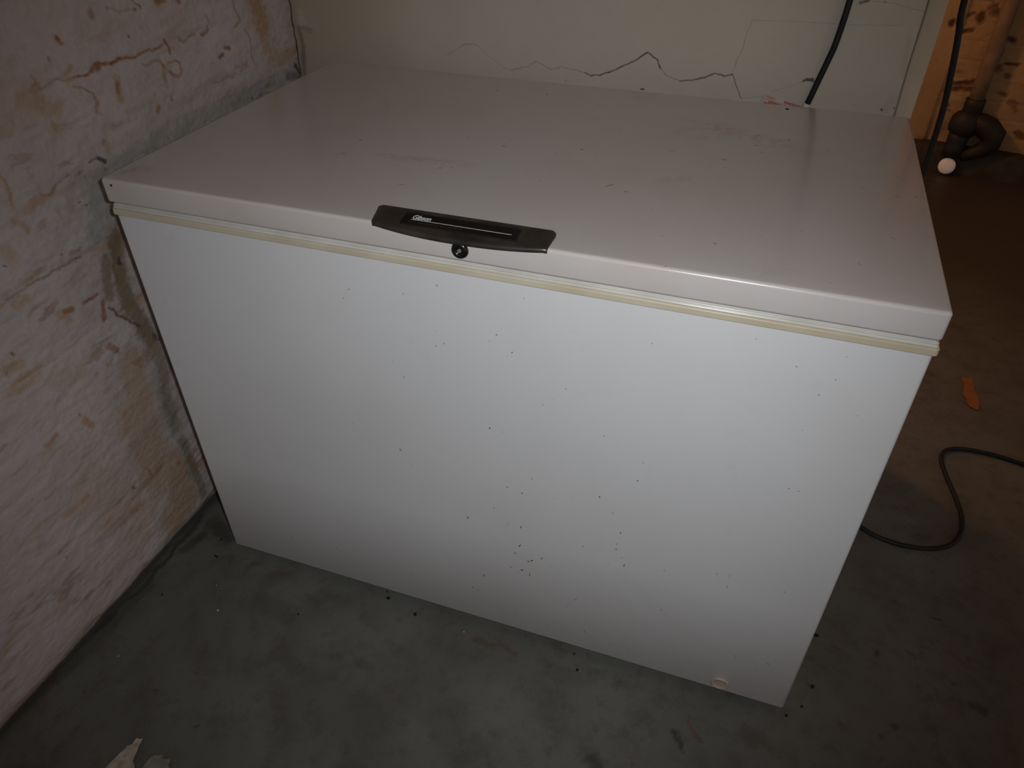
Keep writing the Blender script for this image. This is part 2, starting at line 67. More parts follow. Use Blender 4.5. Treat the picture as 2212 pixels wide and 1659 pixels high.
FLOOR_STAINS = [('D', 0.013, 0.35, [(0.24, -0.188), (0.301, -0.215)]), ('D', 0.0147, 0.35, [(0.27, -0.199), (0.344, -0.216), (0.373, -0.196)]), ('D', 0.0385, 0.3, [(0.618, -0.21), (0.67, -0.247)]), ('D', 0.0529, 0.25, [(0.333, -0.25), (0.486, -0.256)]), ('D', 0.0147, 0.25, [(0.765, -0.039), (0.834, -0.047)]), ('B', 0.0038, 0.6, [(0.609, -0.021), (0.633, -0.03), (0.661, -0.023), (0.695, -0.028)]), ('B', 0.0057, 0.35, [(0.622, -0.028), (0.683, -0.029)]), ('K', 0.0116, 0.55, [(0.889, -0.189), (0.908, -0.195)]), ('K', 0.0025, 0.8, [(1.042, -0.105), (1.051, -0.12)]), ('K', 0.0021, 0.8, [(1.026, -0.083), (1.038, -0.106)]), ('K', 0.0034, 0.4, [(1.035, -0.085), (1.048, -0.116)]), ('B', 0.0017, 0.6, [(1.05, -0.046), (1.067, -0.073), (1.078, -0.092)]), ('D', 0.0153, 0.4, [(1.153, -0.053), (1.178, -0.053)]), ('K', 0.0079, 0.5, [(1.556, 0.153), (1.579, 0.146)]), ('K', 0.0045, 0.6, [(1.526, 0.19)]), ('K', 0.0037, 0.5, [(1.385, 0.213), (1.382, 0.196)]), ('K', 0.0033, 0.5, [(1.451, 0.236), (1.46, 0.227)]), ('K', 0.0052, 0.6, [(1.416, 0.055)]), ('K', 0.0034, 0.5, [(1.391, 0.034), (1.393, 0.028)]), ('K', 0.0036, 0.5, [(1.264, 0.092)]), ('K', 0.0029, 0.5, [(1.507, 0.333), (1.52, 0.33)]), ('B', 0.0023, 0.5, [(1.535, 0.26), (1.553, 0.234)]), ('K', 0.0154, 0.5, [(-0.107, 0.058), (-0.034, 0.038)]), ('K', 0.0108, 0.5, [(-0.104, 0.028), (-0.114, -0.026)]), ('K', 0.0065, 0.7, [(-0.14, 0.07), (-0.134, -0.128)]), ('K', 0.006, 0.7, [(-0.134, -0.128), (-0.151, -0.275)]), ('K', 0.0055, 0.6, [(-0.151, -0.275), (-0.153, -0.5)]), ('K', 0.0136, 0.35, [(-0.125, -0.138), (-0.136, -0.35)]), ('K', 0.0109, 0.4, [(-0.136, -0.35), (-0.16, -0.431)]), ('B', 0.0032, 0.6, [(-0.07, -0.058)]), ('K', 0.0025, 0.6, [(0.466, -0.015)]), ('K', 0.0027, 0.6, [(0.06, -0.335), (0.067, -0.337)]), ('K', 0.0026, 0.5, [(0.177, -0.367), (0.183, -0.362)]), ('D', 0.0198, 0.3, [(0.133, -0.095), (0.21, -0.106)]), ('D', 0.0111, 0.3, [(0.41, -0.151), (0.433, -0.154)]), ('W', 0.0448, 0.25, [(0.64, -0.124), (0.704, -0.142)]), ('W', 0.0382, 0.2, [(0.411, -0.072), (0.503, -0.086)])]

# ------------------------------------------------------------------ helpers
def obj(name, me, mat=None, parent=None, kind=None, label=None, cat=None, group=None, smooth=False):
    if isinstance(me, bmesh.types.BMesh):
        m = bpy.data.meshes.new(name); me.to_mesh(m); me.free(); me = m
    o = bpy.data.objects.new(name, me); COL.objects.link(o)
    if mat is not None and not me.materials:
        me.materials.append(mat)
    if parent is not None:
        o.parent = parent
        o.matrix_parent_inverse = parent.matrix_world.inverted()
    if kind: o['kind'] = kind
    if label: o['label'] = label
    if cat: o['category'] = cat
    if group: o['group'] = group
    if smooth:
        me.shade_smooth()
    return o

def thing(name, label, cat, loc=(0, 0, 0), group=None):
    o = bpy.data.objects.new(name, None); COL.objects.link(o)
    o.location = loc; o.empty_display_size = 0.05
    o['label'] = label; o['category'] = cat
    if group: o['group'] = group
    bpy.context.view_layer.update()
    return o

def mesh_from(verts, faces, name='mesh'):
    me = bpy.data.meshes.new(name); me.from_pydata([tuple(v) for v in verts], [], faces); me.update()
    return me

def vnoise(x, y, seed=0):
    """value noise, numpy"""
    rs = np.random.RandomState(seed); T = rs.rand(256, 256)
    xi = np.floor(x).astype(int); yi = np.floor(y).astype(int)
    fx = x-xi; fy = y-yi
    fx = fx*fx*(3-2*fx); fy = fy*fy*(3-2*fy)
    a = T[xi % 256, yi % 256]; b = T[(xi+1) % 256, yi % 256]
    c = T[xi % 256, (yi+1) % 256]; d = T[(xi+1) % 256, (yi+1) % 256]
    return (a*(1-fx)+b*fx)*(1-fy)+(c*(1-fx)+d*fx)*fy

def fbm(x, y, seed=0, octv=4, gain=0.5):
    s = 0; a = 1.0; t = 0
    for i in range(octv):
        s = s + a*vnoise(x*2**i+17.3*i, y*2**i+5.1*i, seed+i); t += a; a *= gain
    return s/t - 0.5

def smooth01(t):
    t = np.clip(t, 0, 1); return t*t*(3-2*t)

def stain_fields(U, V, data, keys, warp=0.004, wf=40.0, seed=3, minr=0.0):
    """soft capsule shaped stains along polylines, edges broken by noise"""
    F = {k: np.zeros(U.shape, np.float32) for k in keys}
    wu = U + warp*2*fbm(U*wf, V*wf, seed) ; wv = V + warp*2*fbm(U*wf+31, V*wf+9, seed+5)
    grain = fbm(U*170, V*170, seed+11, 3)
    for t, r, s, pts in data:
        r = max(r, minr)
        if len(pts) == 1: pts = [pts[0], (pts[0][0]+1e-4, pts[0][1])]
        P = np.array(pts); m = 2.2*r+warp*2
        box = (U > P[:, 0].min()-m) & (U < P[:, 0].max()+m) & (V > P[:, 1].min()-m) & (V < P[:, 1].max()+m)
        if not box.any(): continue
        u = wu[box]; v = wv[box]; D = np.full(u.shape, 9.0)
        for (a0, a1), (b0, b1) in zip(pts[:-1], pts[1:]):
            dx, dy = b0-a0, b1-a1; L = dx*dx+dy*dy+1e-12
            k = np.clip(((u-a0)*dx+(v-a1)*dy)/L, 0, 1)
            D = np.minimum(D, np.hypot(u-a0-k*dx, v-a1-k*dy))
        w = s*smooth01((1.55*r-D)/(1.1*r)+grain[box]*0.7)
        F[t][box] = np.maximum(F[t][box], w)
    return F

def grid(us, vs, fn, attrs=None, name='grid', flip=False):
    """fn(U,V)->XYZ arrays ; attrs dict name->array"""
    U, V = np.meshgrid(us, vs, indexing='ij')
    X, Y, Z = fn(U, V)
    co = np.stack([X, Y, Z], -1).reshape(-1, 3).astype(np.float32)
    n, m = U.shape
    i = np.arange((n-1)*(m-1)); r = i//(m-1); c = i % (m-1); a = r*m+c
    q = np.stack([a, a+m, a+m+1, a+1], -1)
    if flip: q = q[:, ::-1]
    q = q.reshape(-1).astype(np.int32)
    me = bpy.data.meshes.new(name)
    me.vertices.add(len(co)); me.vertices.foreach_set('co', co.ravel())
    me.loops.add(len(q)); me.loops.foreach_set('vertex_index', q)
    me.polygons.add(len(i)); me.polygons.foreach_set('loop_start', np.arange(0, len(q), 4, dtype=np.int32))
    me.update(calc_edges=True)
    if attrs:
        for k, A in attrs.items():
            at = me.attributes.new(k, 'FLOAT', 'POINT'); at.data.foreach_set('value', A.reshape(-1).astype(np.float32))
    me.shade_smooth()
    return me

def axis(*segs):
    """(start, stop, step) runs joined"""
    out = []
    for a, b, s in segs:
        n = max(1, int(round((b-a)/s))); out += list(np.linspace(a, b, n+1)[:-1])
    out.append(segs[-1][1]); return np.array(out)

# ---- node helpers
class NT:
    def __init__(s, name, rough=0.6, spec=0.5):
        s.m = bpy.data.materials.new(name); s.m.use_nodes = True
        s.t = s.m.node_tree; s.n = s.t.nodes; s.b = s.n['Principled BSDF']
        s.b.inputs['Roughness'].default_value = rough
        s.b.inputs['Specular IOR Level'].default_value = spec
        s.tc = s.n.new('ShaderNodeTexCoord')
        s.P = s.tc.outputs['Object']
    def link(s, a, b): s.t.links.new(a, b)
    def attr(s, name):
        a = s.n.new('ShaderNodeAttribute'); a.attribute_name = name; return a.outputs['Fac']
    def noise(s, scale, detail=4, rough=0.5, vec=None, dist=0.0, stretch=None):
        k = s.n.new('ShaderNodeTexNoise'); k.inputs['Scale'].default_value = scale
        k.inputs['Detail'].default_value = detail; k.inputs['Roughness'].default_value = rough
        k.inputs['Distortion'].default_value = dist
        v = vec or s.P
        if stretch:
            mp = s.n.new('ShaderNodeMapping'); mp.inputs['Scale'].default_value = stretch
            s.link(v, mp.inputs[0]); v = mp.outputs[0]
        s.link(v, k.inputs['Vector']); return k.outputs['Fac']
    def ramp(s, f, a, b, lo=0.0, hi=1.0):
        k = s.n.new('ShaderNodeMapRange'); s.link(f, k.inputs['Value'])
        k.inputs['From Min'].default_value = a; k.inputs['From Max'].default_value = b
        k.inputs['To Min'].default_value = lo; k.inputs['To Max'].default_value = hi
        return k.outputs['Result']
    def math(s, op, a, b=None):
        k = s.n.new('ShaderNodeMath'); k.operation = op
        for i, v in enumerate((a, b)):
            if v is None: continue
            if isinstance(v, (int, float)): k.inputs[i].default_value = v
            else: s.link(v, k.inputs[i])
        return k.outputs[0]
    def mix(s, f, a, b):
        k = s.n.new('ShaderNodeMix'); k.data_type = 'RGBA'
        for i, v in ((0, f), (6, a), (7, b)):
            if isinstance(v, (int, float)): k.inputs[i].default_value = v
            elif isinstance(v, tuple): k.inputs[i].default_value = (*v, 1)
            else: s.link(v, k.inputs[i])
        return k.outputs[2]
    def color(s, c):
        if isinstance(c, tuple): s.b.inputs['Base Color'].default_value = (*c, 1)
        else: s.link(c, s.b.inputs['Base Color'])
    def bump(s, h, strength=0.3, dist=0.002):
        k = s.n.new('ShaderNodeBump'); k.inputs['Strength'].default_value = strength
        k.inputs['Distance'].default_value = dist
        s.link(h, k.inputs['Height']); s.link(k.outputs[0], s.b.inputs['Normal'])
    def rough(s, r): s.link(r, s.b.inputs['Roughness'])

def simple(name, c1, c2=None, scale=30, rough=0.5, spec=0.5, bump=0.0, bdist=0.001, metal=0.0):
    k = NT(name, rough, spec)
    f = k.noise(scale, 4)
    k.color(k.mix(k.ramp(f, 0.35, 0.65), c1, c2 or tuple(x*0.85 for x in c1)))
    k.b.inputs['Metallic'].default_value = metal
    if bump: k.bump(k.noise(scale*4, 3), bump, bdist)
    return k.m

# ------------------------------------------------------------------ materials
def mat_left():
    k = NT('whitewash_stone', 0.8, 0.25)
    big = k.noise(5, 5, 0.6); mid = k.noise(28, 5, 0.6); fin = k.noise(140, 4, 0.6)
    strk = k.noise(12, 5, 0.65, stretch=(1, 0.55, 2.6))
    base = k.mix(k.ramp(big, 0.35, 0.65), (0.50, 0.435, 0.43), (0.44, 0.39, 0.375))
    base = k.mix(k.ramp(mid, 0.50, 0.72, 0, 0.55), base, (0.385, 0.335, 0.29))
    base = k.mix(k.ramp(strk, 0.56, 0.72, 0, 0.6), base, (0.36, 0.27, 0.195))
    base = k.mix(k.ramp(fin, 0.60, 0.80, 0, 0.35), base, (0.60, 0.56, 0.55))
    m2 = k.ramp(mid, 0.35, 0.65, 0.75, 1.1)
    f2 = k.ramp(fin, 0.3, 0.7, 0.7, 1.15)
    def use(a, col, base, k2=1.0):
        w = k.math('MULTIPLY', k.math('MULTIPLY', k.attr(a), f2), k2)
        c = k.n.new('ShaderNodeClamp'); k.link(w, c.inputs[0])
        return k.mix(c.outputs[0], base, col)
    base = use('och', k.mix(k.ramp(mid, 0.3, 0.7), (0.40, 0.25, 0.13), (0.36, 0.235, 0.14)), base, 1.25)
    base = use('grey', k.mix(k.ramp(mid, 0.35, 0.65), (0.27, 0.265, 0.245), (0.36, 0.35, 0.33)), base, 0.95)
    base = use('moss', k.mix(k.ramp(fin, 0.35, 0.65), (0.14, 0.095, 0.042), (0.22, 0.185, 0.115)), base)
    base = use('rust', k.mix(k.ramp(mid, 0.35, 0.65), (0.20, 0.075, 0.026), (0.33, 0.16, 0.065)), base, 1.0)
    base = use('dark', (0.035, 0.028, 0.022), base)
    k.color(base)
    k.bump(k.noise(230, 5, 0.65), 0.55, 0.0016)
    return k.m

def mat_back():
    k = NT('painted_plaster', 0.62, 0.35)
    big = k.noise(3.2, 5, 0.55); mid = k.noise(22, 5, 0.6)
    base = k.mix(k.ramp(big, 0.35, 0.65), (0.52, 0.475, 0.395), (0.475, 0.43, 0.36))
    base = k.mix(k.ramp(mid, 0.58, 0.75, 0, 0.35), base, (0.42, 0.36, 0.29))
    base = k.mix(k.math('MULTIPLY', k.attr('och'), 0.75), base, (0.30, 0.215, 0.155))
    base = k.mix(k.math('MULTIPLY', k.attr('rust'), 0.8), base, (0.30, 0.17, 0.09))
    base = k.mix(k.math('MULTIPLY', k.attr('white'), 0.45), base, (0.50, 0.49, 0.46))
    base = k.mix(k.math('MULTIPLY', k.attr('crack'), 0.85), base, (0.045, 0.040, 0.045))
    base = k.mix(k.attr('dark'), base, (0.05, 0.038, 0.030))
    k.color(base)
    k.bump(k.noise(90, 5, 0.6), 0.25, 0.001)
    return k.m

def mat_floor():
    k = NT('concrete_floor', 0.55, 0.35)
    big = k.noise(2.6, 6, 0.6); mid = k.noise(11, 6, 0.65); fin = k.noise(90, 5, 0.65)
    base = k.mix(k.ramp(big, 0.35, 0.65), (0.130, 0.131, 0.119), (0.097, 0.095, 0.085))
    base = k.mix(k.ramp(mid, 0.50, 0.70, 0, 0.6), base, (0.064, 0.055, 0.046))
    base = k.mix(k.ramp(k.noise(24, 6, 0.7), 0.52, 0.68, 0, 0.55), base, (0.068, 0.054, 0.044))
    base = k.mix(k.ramp(mid, 0.42, 0.28, 0, 0.4), base, (0.135, 0.138, 0.127))
    base = k.mix(k.ramp(fin, 0.58, 0.74, 0, 0.4), base, (0.08, 0.07, 0.06))
    base = k.mix(k.ramp(k.noise(38, 3, 0.5), 0.68, 0.74, 0, 0.7), base, (0.11, 0.06, 0.045))
    base = k.mix(k.math('MULTIPLY', k.attr('white'), 0.5), base, (0.16, 0.165, 0.158))
    base = k.mix(k.attr('dirt_and_dark_tone'), base, (0.052, 0.041, 0.033))
    base = k.mix(k.attr('brown'), base, (0.095, 0.045, 0.035))
    base = k.mix(k.attr('dark'), base, (0.018, 0.017, 0.015))
    k.color(base)
    k.rough(k.ramp(mid, 0.3, 0.7, 0.42, 0.65))
    k.bump(k.noise(60, 6, 0.65), 0.25, 0.0015)
    return k.m

def mat_far():
    k = NT('limewashed_brick', 0.8, 0.2)
    big = k.noise(5, 5, 0.6); mid = k.noise(26, 5, 0.6)
    base = k.mix(k.ramp(big, 0.35, 0.65), (0.41, 0.285, 0.15), (0.34, 0.225, 0.115))
    base = k.mix(k.ramp(mid, 0.60, 0.76, 0, 0.4), base, (0.20, 0.12, 0.07))
    base = k.mix(k.attr('dark'), base, k.mix(k.ramp(mid, 0.4, 0.6), (0.06, 0.03, 0.018), (0.15, 0.07, 0.035)))
    k.color(base)
    k.bump(k.noise(120, 5, 0.65), 0.5, 0.003)
    return k.m

def mat_enamel(name, c, warm, rough=0.32, smear=None):
    k = NT(name, rough, 0.5)
    f = k.noise(2.5, 5, 0.6); g = k.noise(16, 6, 0.7)
    base = k.mix(k.ramp(f, 0.42, 0.70, 0, 0.55), c, warm)
    base = k.mix(k.ramp(g, 0.60, 0.78, 0, 0.30), base, tuple(x*0.82 for x in warm))
    if smear:
        for (cx, cy, ax, ay, ang, st) in smear:
            mp = k.n.new('ShaderNodeMapping'); mp.vector_type = 'TEXTURE'
            mp.inputs['Location'].default_value = (cx, cy, 0.9)
            mp.inputs['Rotation'].default_value = (0, 0, ang)
            mp.inputs['Scale'].default_value = (ax, ay, 1)
            k.link(k.P, mp.inputs[0])
            ln = k.n.new('ShaderNodeVectorMath'); ln.operation = 'LENGTH'; k.link(mp.outputs[0], ln.inputs[0])
            w = k.ramp(ln.outputs['Value'], 1.0, 0.2, 0, st)
            w = k.math('MULTIPLY', w, k.ramp(k.noise(45, 5, 0.7), 0.42, 0.62))
            base = k.mix(w, base, (0.30, 0.185, 0.11))
    k.color(base)
    k.rough(k.ramp(g, 0.3, 0.75, rough*0.9, rough*1.25))
    k.bump(k.noise(420, 2, 0.5), 0.09, 0.0006)
    return k.m

M_LEFT = mat_left(); M_BACK = mat_back(); M_FLOOR = mat_floor(); M_FAR = mat_far()
M_BODY = mat_enamel('white_enamel', (0.66, 0.665, 0.68), (0.60, 0.59, 0.585), 0.36)
M_LID = mat_enamel('lid_enamel', (0.56, 0.525, 0.515), (0.49, 0.42, 0.375), 0.22,
                   [(0.93, 0.52, 0.17, 0.035, -0.42, 0.5), (0.86, 0.50, 0.06, 0.05, 0, 0.35), (0.45, 0.23, 0.14, 0.02, 0.05, 0.35), (0.02, 0.04, 0.05, 0.03, 0.3, 0.5), (0.85, 0.28, 0.05, 0.018, 0.6, 0.25)])
M_LID.node_tree.nodes['Principled BSDF'].inputs['Coat Weight'].default_value = 0.8
M_LID.node_tree.nodes['Principled BSDF'].inputs['Coat Roughness'].default_value = 0.13
M_CREAM = simple('aged_cream_plastic', (0.56, 0.51, 0.405), (0.50, 0.43, 0.31), 9, 0.35, 0.5)
M_GASKET = simple('grey_white_vinyl', (0.60, 0.575, 0.53), (0.50, 0.475, 0.43), 12, 0.20, 0.6)
M_DARKPL = simple('smoked_brown_plastic', (0.018, 0.015, 0.013), (0.045, 0.037, 0.031), 22, 0.28, 0.5)
M_BLACK = simple('black_plastic', (0.006, 0.006, 0.006), (0.008, 0.008, 0.008), 20, 0.18, 0.6)
M_RUBBER = simple('black_rubber', (0.008, 0.008, 0.009), (0.014, 0.013, 0.012), 40, 0.6, 0.35)
M_CHROME = simple('dull_chrome', (0.30, 0.29, 0.27), None, 30, 0.3, 0.5, metal=1.0)
M_PRINT = simple('silver_print', (0.62, 0.62, 0.62), (0.55, 0.55, 0.55), 80, 0.45)
M_REDPRINT = simple('faded_red_print', (0.075, 0.018, 0.010), None, 80, 0.5)
M_STEEL = simple('galvanised_underside', (0.12, 0.11, 0.10), None, 20, 0.6)
M_IRON = simple('dark_cast_iron', (0.014, 0.011, 0.009), (0.024, 0.018, 0.014), 25, 0.6, 0.4, 0.4)
M_PIPE = simple('painted_pipe', (0.25, 0.165, 0.095), (0.19, 0.12, 0.07), 18, 0.55, 0.3, 0.3)
M_GLINT = simple('pale_glint', (0.95, 0.97, 1.0), (0.80, 0.85, 0.88), 120, 0.5, 0.8)  # near-white colour of the painted flash glint
M_CURB = simple('dark_damp_concrete', (0.060, 0.048, 0.038), (0.040, 0.032, 0.026), 14, 0.75, 0.2, 0.5, 0.003)
M_CEIL = simple('cellar_ceiling', (0.30, 0.27, 0.23), None, 6, 0.9, 0.1)
M_PAPER = simple('label_paper', (0.56, 0.50, 0.46), (0.52, 0.46, 0.43), 60, 0.6, 0.3)
M_LRED = simple('label_red_ink', (0.52, 0.10, 0.09), (0.45, 0.12, 0.10), 90, 0.6, 0.3)
M_LWHITE = simple('label_white_ink', (0.60, 0.52, 0.48), None, 90, 0.6, 0.3)
M_FLAKE = simple('peeled_paint', (0.46, 0.40, 0.34), (0.30, 0.25, 0.20), 60, 0.8, 0.2, 0.4)
M_FLAKE2 = simple('grey_peeled_paint', (0.24, 0.235, 0.21), (0.17, 0.165, 0.145), 60, 0.8, 0.2, 0.4)
M_ORANGE = simple('orange_light_patch', (0.28, 0.115, 0.036), (0.22, 0.088, 0.028), 30, 0.6, 0.3)
M_GRIT = simple('dark_grit', (0.018, 0.014, 0.012), None, 60, 0.8, 0.2)
M_PLUG = simple('cream_drain_plug', (0.46, 0.41, 0.32), (0.42, 0.32, 0.27), 40, 0.4)
M_WHITEPL = simple('ivory_plastic', (0.66, 0.62, 0.52), None, 40, 0.4)

# ------------------------------------------------------------------ the cellar shell
WX, WY = -0.15, 0.819
# left wall: dense relief mesh where it is seen, coarse beyond
def left_height(Y, Z):
    h = 0.012*fbm(Y*3.2, Z*4.5, 21, 3) + 0.0038*fbm(Y*13, Z*19, 31, 4) + 0.0036*fbm(Y*26, Z*66, 41, 3) + 0.0014*fbm(Y*120, Z*150, 51, 2)
    for zj, st in ((0.998, 0.0030), (0.855, 0.0022), (0.718, 0.0022), (0.580, 0.0014), (0.44, 0.0008), (1.137, 0.0030), (1.275, 0.003)):
        zz = zj + 0.010*fbm(Y*9, Y*0+zj*50, 61, 3)
        h = h - st*np.exp(-((Z-zz)/0.006)**2)*(0.55+1.3*fbm(Y*7, Y*0+zj*31, 71, 2))
    # the plaster rounds inward to the floor joint and to the corner
    h = h - 0.010*np.exp(-Z/0.018)
    h = h - 0.012*np.exp(-np.abs(WY-Y)/0.02)
    return h
ys = axis((-3.2, -0.62, 0.08), (-0.62, WY, 0.0026), (WY, 0.90, 0.03))
zs = axis((0.0, 1.19, 0.0026), (1.19, 2.4, 0.06))
U, V = np.meshgrid(ys, zs, indexing='ij')
F = stain_fields(U, V, LEFT_STAINS, ('R', 'O', 'G', 'K', 'M'), 0.0045, 45.0, 3, 0.0019)
H = left_height(U, V)
# ochre and rust mottling, and a dark crack line along the back wall corner
F['O'] = np.maximum(F['O'], 0.55*smooth01((fbm(U*7, V*19, 301, 5, 0.6)-0.07)/0.14)*(0.4+0.6*smooth01((1.0-V)/0.15)))
F['R'] = np.maximum(F['R'], 0.45*smooth01((fbm(U*11, V*30, 331, 5, 0.65)-0.17)/0.08)*smooth01((0.98-V)/0.1))
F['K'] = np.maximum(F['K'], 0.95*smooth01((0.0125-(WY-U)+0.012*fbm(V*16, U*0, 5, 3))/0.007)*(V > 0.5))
att = {'rust': F['R'], 'och': F['O'], 'grey': F['G'], 'dark': F['K'], 'moss': F['M']}
H = H - 0.0008*F['R'] - 0.0012*F['M'] - 0.0005*F['K']
me = grid(ys, zs, lambda a, b: (WX+H, a, b), att, 'wall_left', flip=True)
obj('wall_left', me, M_LEFT, kind='structure')

def box_bm(x0, x1, y0, y1, z0, z1, bev=0.0, seg=2):
    bm = bmesh.new(); bmesh.ops.create_cube(bm, size=1.0)
    for v in bm.verts:
        v.co = Vector(((x0+x1)/2+v.co.x*(x1-x0), (y0+y1)/2+v.co.y*(y1-y0), (z0+z1)/2+v.co.z*(z1-z0)))
    if bev:
        bmesh.ops.bevel(bm, geom=bm.edges[:], offset=bev, segments=seg, profile=0.5, affect='EDGES')
    return bm

# back wall: painted plaster with fine cracks
xs = axis((-0.175, 0.27, 0.005), (0.27, 1.1965, 0.0010))
zs = axis((0.0, 0.84, 0.07), (0.84, 1.10, 0.0010), (1.10, 2.4, 0.065))
U, V = np.meshgrid(xs, zs, indexing='ij')
F = stain_fields(U, V, [d for d in BACK_STAINS if d[0] != 'C'], ('O', 'R', 'K', 'W'), 0.003, 45.0, 8, 0.0015)
FC = stain_fields(U, V, [(d[0], d[1]*0.72, d[2]**1.7, d[3]) for d in BACK_STAINS if d[0] == 'C'], ('C',), 0.0018, 90.0, 15, 0.00062)
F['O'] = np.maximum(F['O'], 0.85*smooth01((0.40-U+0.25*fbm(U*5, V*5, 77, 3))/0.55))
CH = [(1.013, 0.9135), (1.0165, 0.9195), (1.022, 0.9235), (1.0285, 0.9230), (1.0340, 0.9250), (1.0365, 0.9200), (1.0405, 0.9150), (1.0350, 0.9165), (1.0290, 0.9180), (1.021, 0.9175)]
def inpoly(U, V, poly):
    r = np.zeros(U.shape, bool); n = len(poly)
    for i in range(n):
        x0, y0 = poly[i]; x1, y1 = poly[(i+1) % n]
        c = ((y0 > V) != (y1 > V)) & (U < (x1-x0)*(V-y0)/(y1-y0+1e-12)+x0); r ^= c
    return r
chip = inpoly(U, V, CH).astype(float)
F['K'] = np.maximum(F['K'], chip*0.85)
H = 0.005*fbm(U*3, V*3, 91, 3) + 0.0012*fbm(U*18, V*18, 95, 3) - 0.0035*FC['C'] - 0.0015*chip
H = H*smooth01((1.1965-U)/0.01)
me = grid(xs, zs, lambda a, b: (a, WY-H, b), {'och': F['O'], 'rust': F['R'], 'dark': F['K'], 'white': F['W'], 'crack': FC['C']}, 'wall_back')
wb = obj('wall_back', me, M_BACK, kind='structure')
# masonry thickness behind the plaster, and the corner strip past the long vertical crack
obj('wall_core', box_bm(-0.17, 1.2305, WY+0.008, WY+0.12, 0, 2.4), M_BACK, parent=wb)
bm = bmesh.new()
n = 60; prev = None
for i in range(n+1):                       # corner strip with a slightly wandering edge
    z = 2.4*i/n
    x0 = 1.1985+0.0012*math.sin(z*9)+0.0008*math.sin(z*31); x1 = 1.2315+0.0010*math.sin(z*13+1)
    ring = [bm.verts.new(p) for p in ((x0, WY+0.010, z), (x0+0.0004, WY-0.0003, z), (x0+0.003, WY-0.0018, z), (x1-0.005, WY-0.0018, z), (x1-0.001, WY-0.0004, z), (x1, WY+0.004, z), (x1, WY+0.121, z))]
    if prev:
        for a in range(6): bm.faces.new((prev[a], prev[a+1], ring[a+1], ring[a]))
    prev = ring
M_STRIP = simple('corner_strip_paint', (0.57, 0.49, 0.37), (0.50, 0.43, 0.32), 8, 0.65, 0.3, 0.2)
obj('trim_1', bm, M_STRIP, kind='structure', smooth=True)

# floor
xs = axis((-1.6, -0.2, 0.2), (-0.2, 2.3, 0.005), (2.3, 4.6, 0.2)); yy = axis((-3.2, -0.6, 0.15), (-0.6, 1.1, 0.005), (1.1, 3.6, 0.05))
U, V = np.meshgrid(xs, yy, indexing='ij')
F = stain_fields(U, V, FLOOR_STAINS, ('D', 'B', 'K', 'W'), 0.012, 30.0, 12, 0.003)
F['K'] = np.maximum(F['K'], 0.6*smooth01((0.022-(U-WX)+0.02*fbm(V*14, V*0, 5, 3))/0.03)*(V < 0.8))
F['D'] = np.maximum(F['D'], 0.9*smooth01((V-1.15+0.5*fbm(U*4, V*4, 9, 3))/0.9))  # blanket darker tone on the far floor, apart from the dirt stains
H = 0.004*fbm(U*2.5, V*2.5, 101, 3)+0.0007*fbm(U*40, V*40, 104, 2)
me = grid(xs, yy, lambda a, b: (a, b, H-0.001), {'dirt_and_dark_tone': F['D'], 'brown': F['B'], 'dark': F['K'], 'white': F['W']}, 'floor')
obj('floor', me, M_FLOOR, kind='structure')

# far wall of the next room, with its concrete kerb
FD = Vector((0.9801, -0.1985, 0)); FN = Vector((0.1985, 0.9801, 0)); FO = Vector((1.697, 3.013, 0))
def far_p(u, off, z): return FO + FD*u + FN*off + Vector((0, 0, z))
FAR = [('K', .012, .9, [(-.02, .335), (.03, .345), (.078, .352)]), ('K', .012, .9, [(-.015, .362), (.03, .37), (.068, .378)]), ('K', .011, 1, [(-.088, .612), (-.087, .604)]), ('K', .018, .9, [(.012, .645), (.018, .63)]),
       ('K', .008, .8, [(-.035, .640), (-.02, .650)]), ('K', .008, 1, [(-.03, .576), (-.002, .584)]), ('K', .018, .8, [(.05, .675), (.058, .66)]), ('K', .012, .9, [(.138, .572), (.16, .562)]), ('K', .008, .9, [(.17, .47), (.215, .47)]),
       ('R', .016, .9, [(.148, .448)]), ('R', .009, .9, [(.18, .422), (.19, .422)]), ('K', .008, .6, [(.18, .347), (.21, .345)]), ('K', .014, .6, [(.24, .318), (.255, .306)]), ('K', .014, .9, [(.31, .19), (.33, .18)]),
       ('K', .006, .7, [(.004, .275), (.009, .27)]), ('K', .02, .25, [(.01, .16), (.03, .14)]), ('K', .03, .6, [(-.054, .085), (-.03, .07)]), ('K', .006, .5, [(-.01, .25), (.02, .25)]), ('K', .03, .35, [(.2, .09), (.4, .07)]), ('K', .01, .6, [(.12, .56), (.13, .52), (.125, .47)])]
us = axis((-2.4, -0.2, 0.04), (-0.2, 0.5, 0.0045), (0.5, 2.4, 0.04)); zs = axis((0.0, 0.8, 0.0045), (0.8, 2.4, 0.04))
U, V = np.meshgrid(us, zs, indexing='ij')
F = stain_fields(U, V, FAR, ('K', 'R'), 0.010, 35.0, 33, 0.006)
step = smooth01((U+0.050+0.012*fbm(V*6, V*0, 4, 2))/0.02)
extra = smooth01((fbm(U*16, V*24, 44, 4)-0.22)/0.08)*0.45*step
courses = np.zeros(U.shape)
for i in range(12):
    courses -= 0.0018*np.exp(-((V-0.085-0.0765*i-0.006*fbm(U*8, V*0+i*7, 55, 2))/0.006)**2)
H = 0.012*fbm(U*6, V*8, 61, 4)*(0.3+0.7*step)+0.006*fbm(U*25, V*30, 66, 3)*step-0.012*step+courses*step-0.006*F['K']
DK = np.maximum(np.maximum(F['K'], F['R']*0.8), extra)
P = [np.zeros(U.shape)]*3
def far_fn(a, b):
    off = 0.060-H
    return (FO.x+FD.x*a+FN.x*off, FO.y+FD.y*a+FN.y*off, b)
me = grid(us, zs, far_fn, {'dark': DK}, 'wall_far')
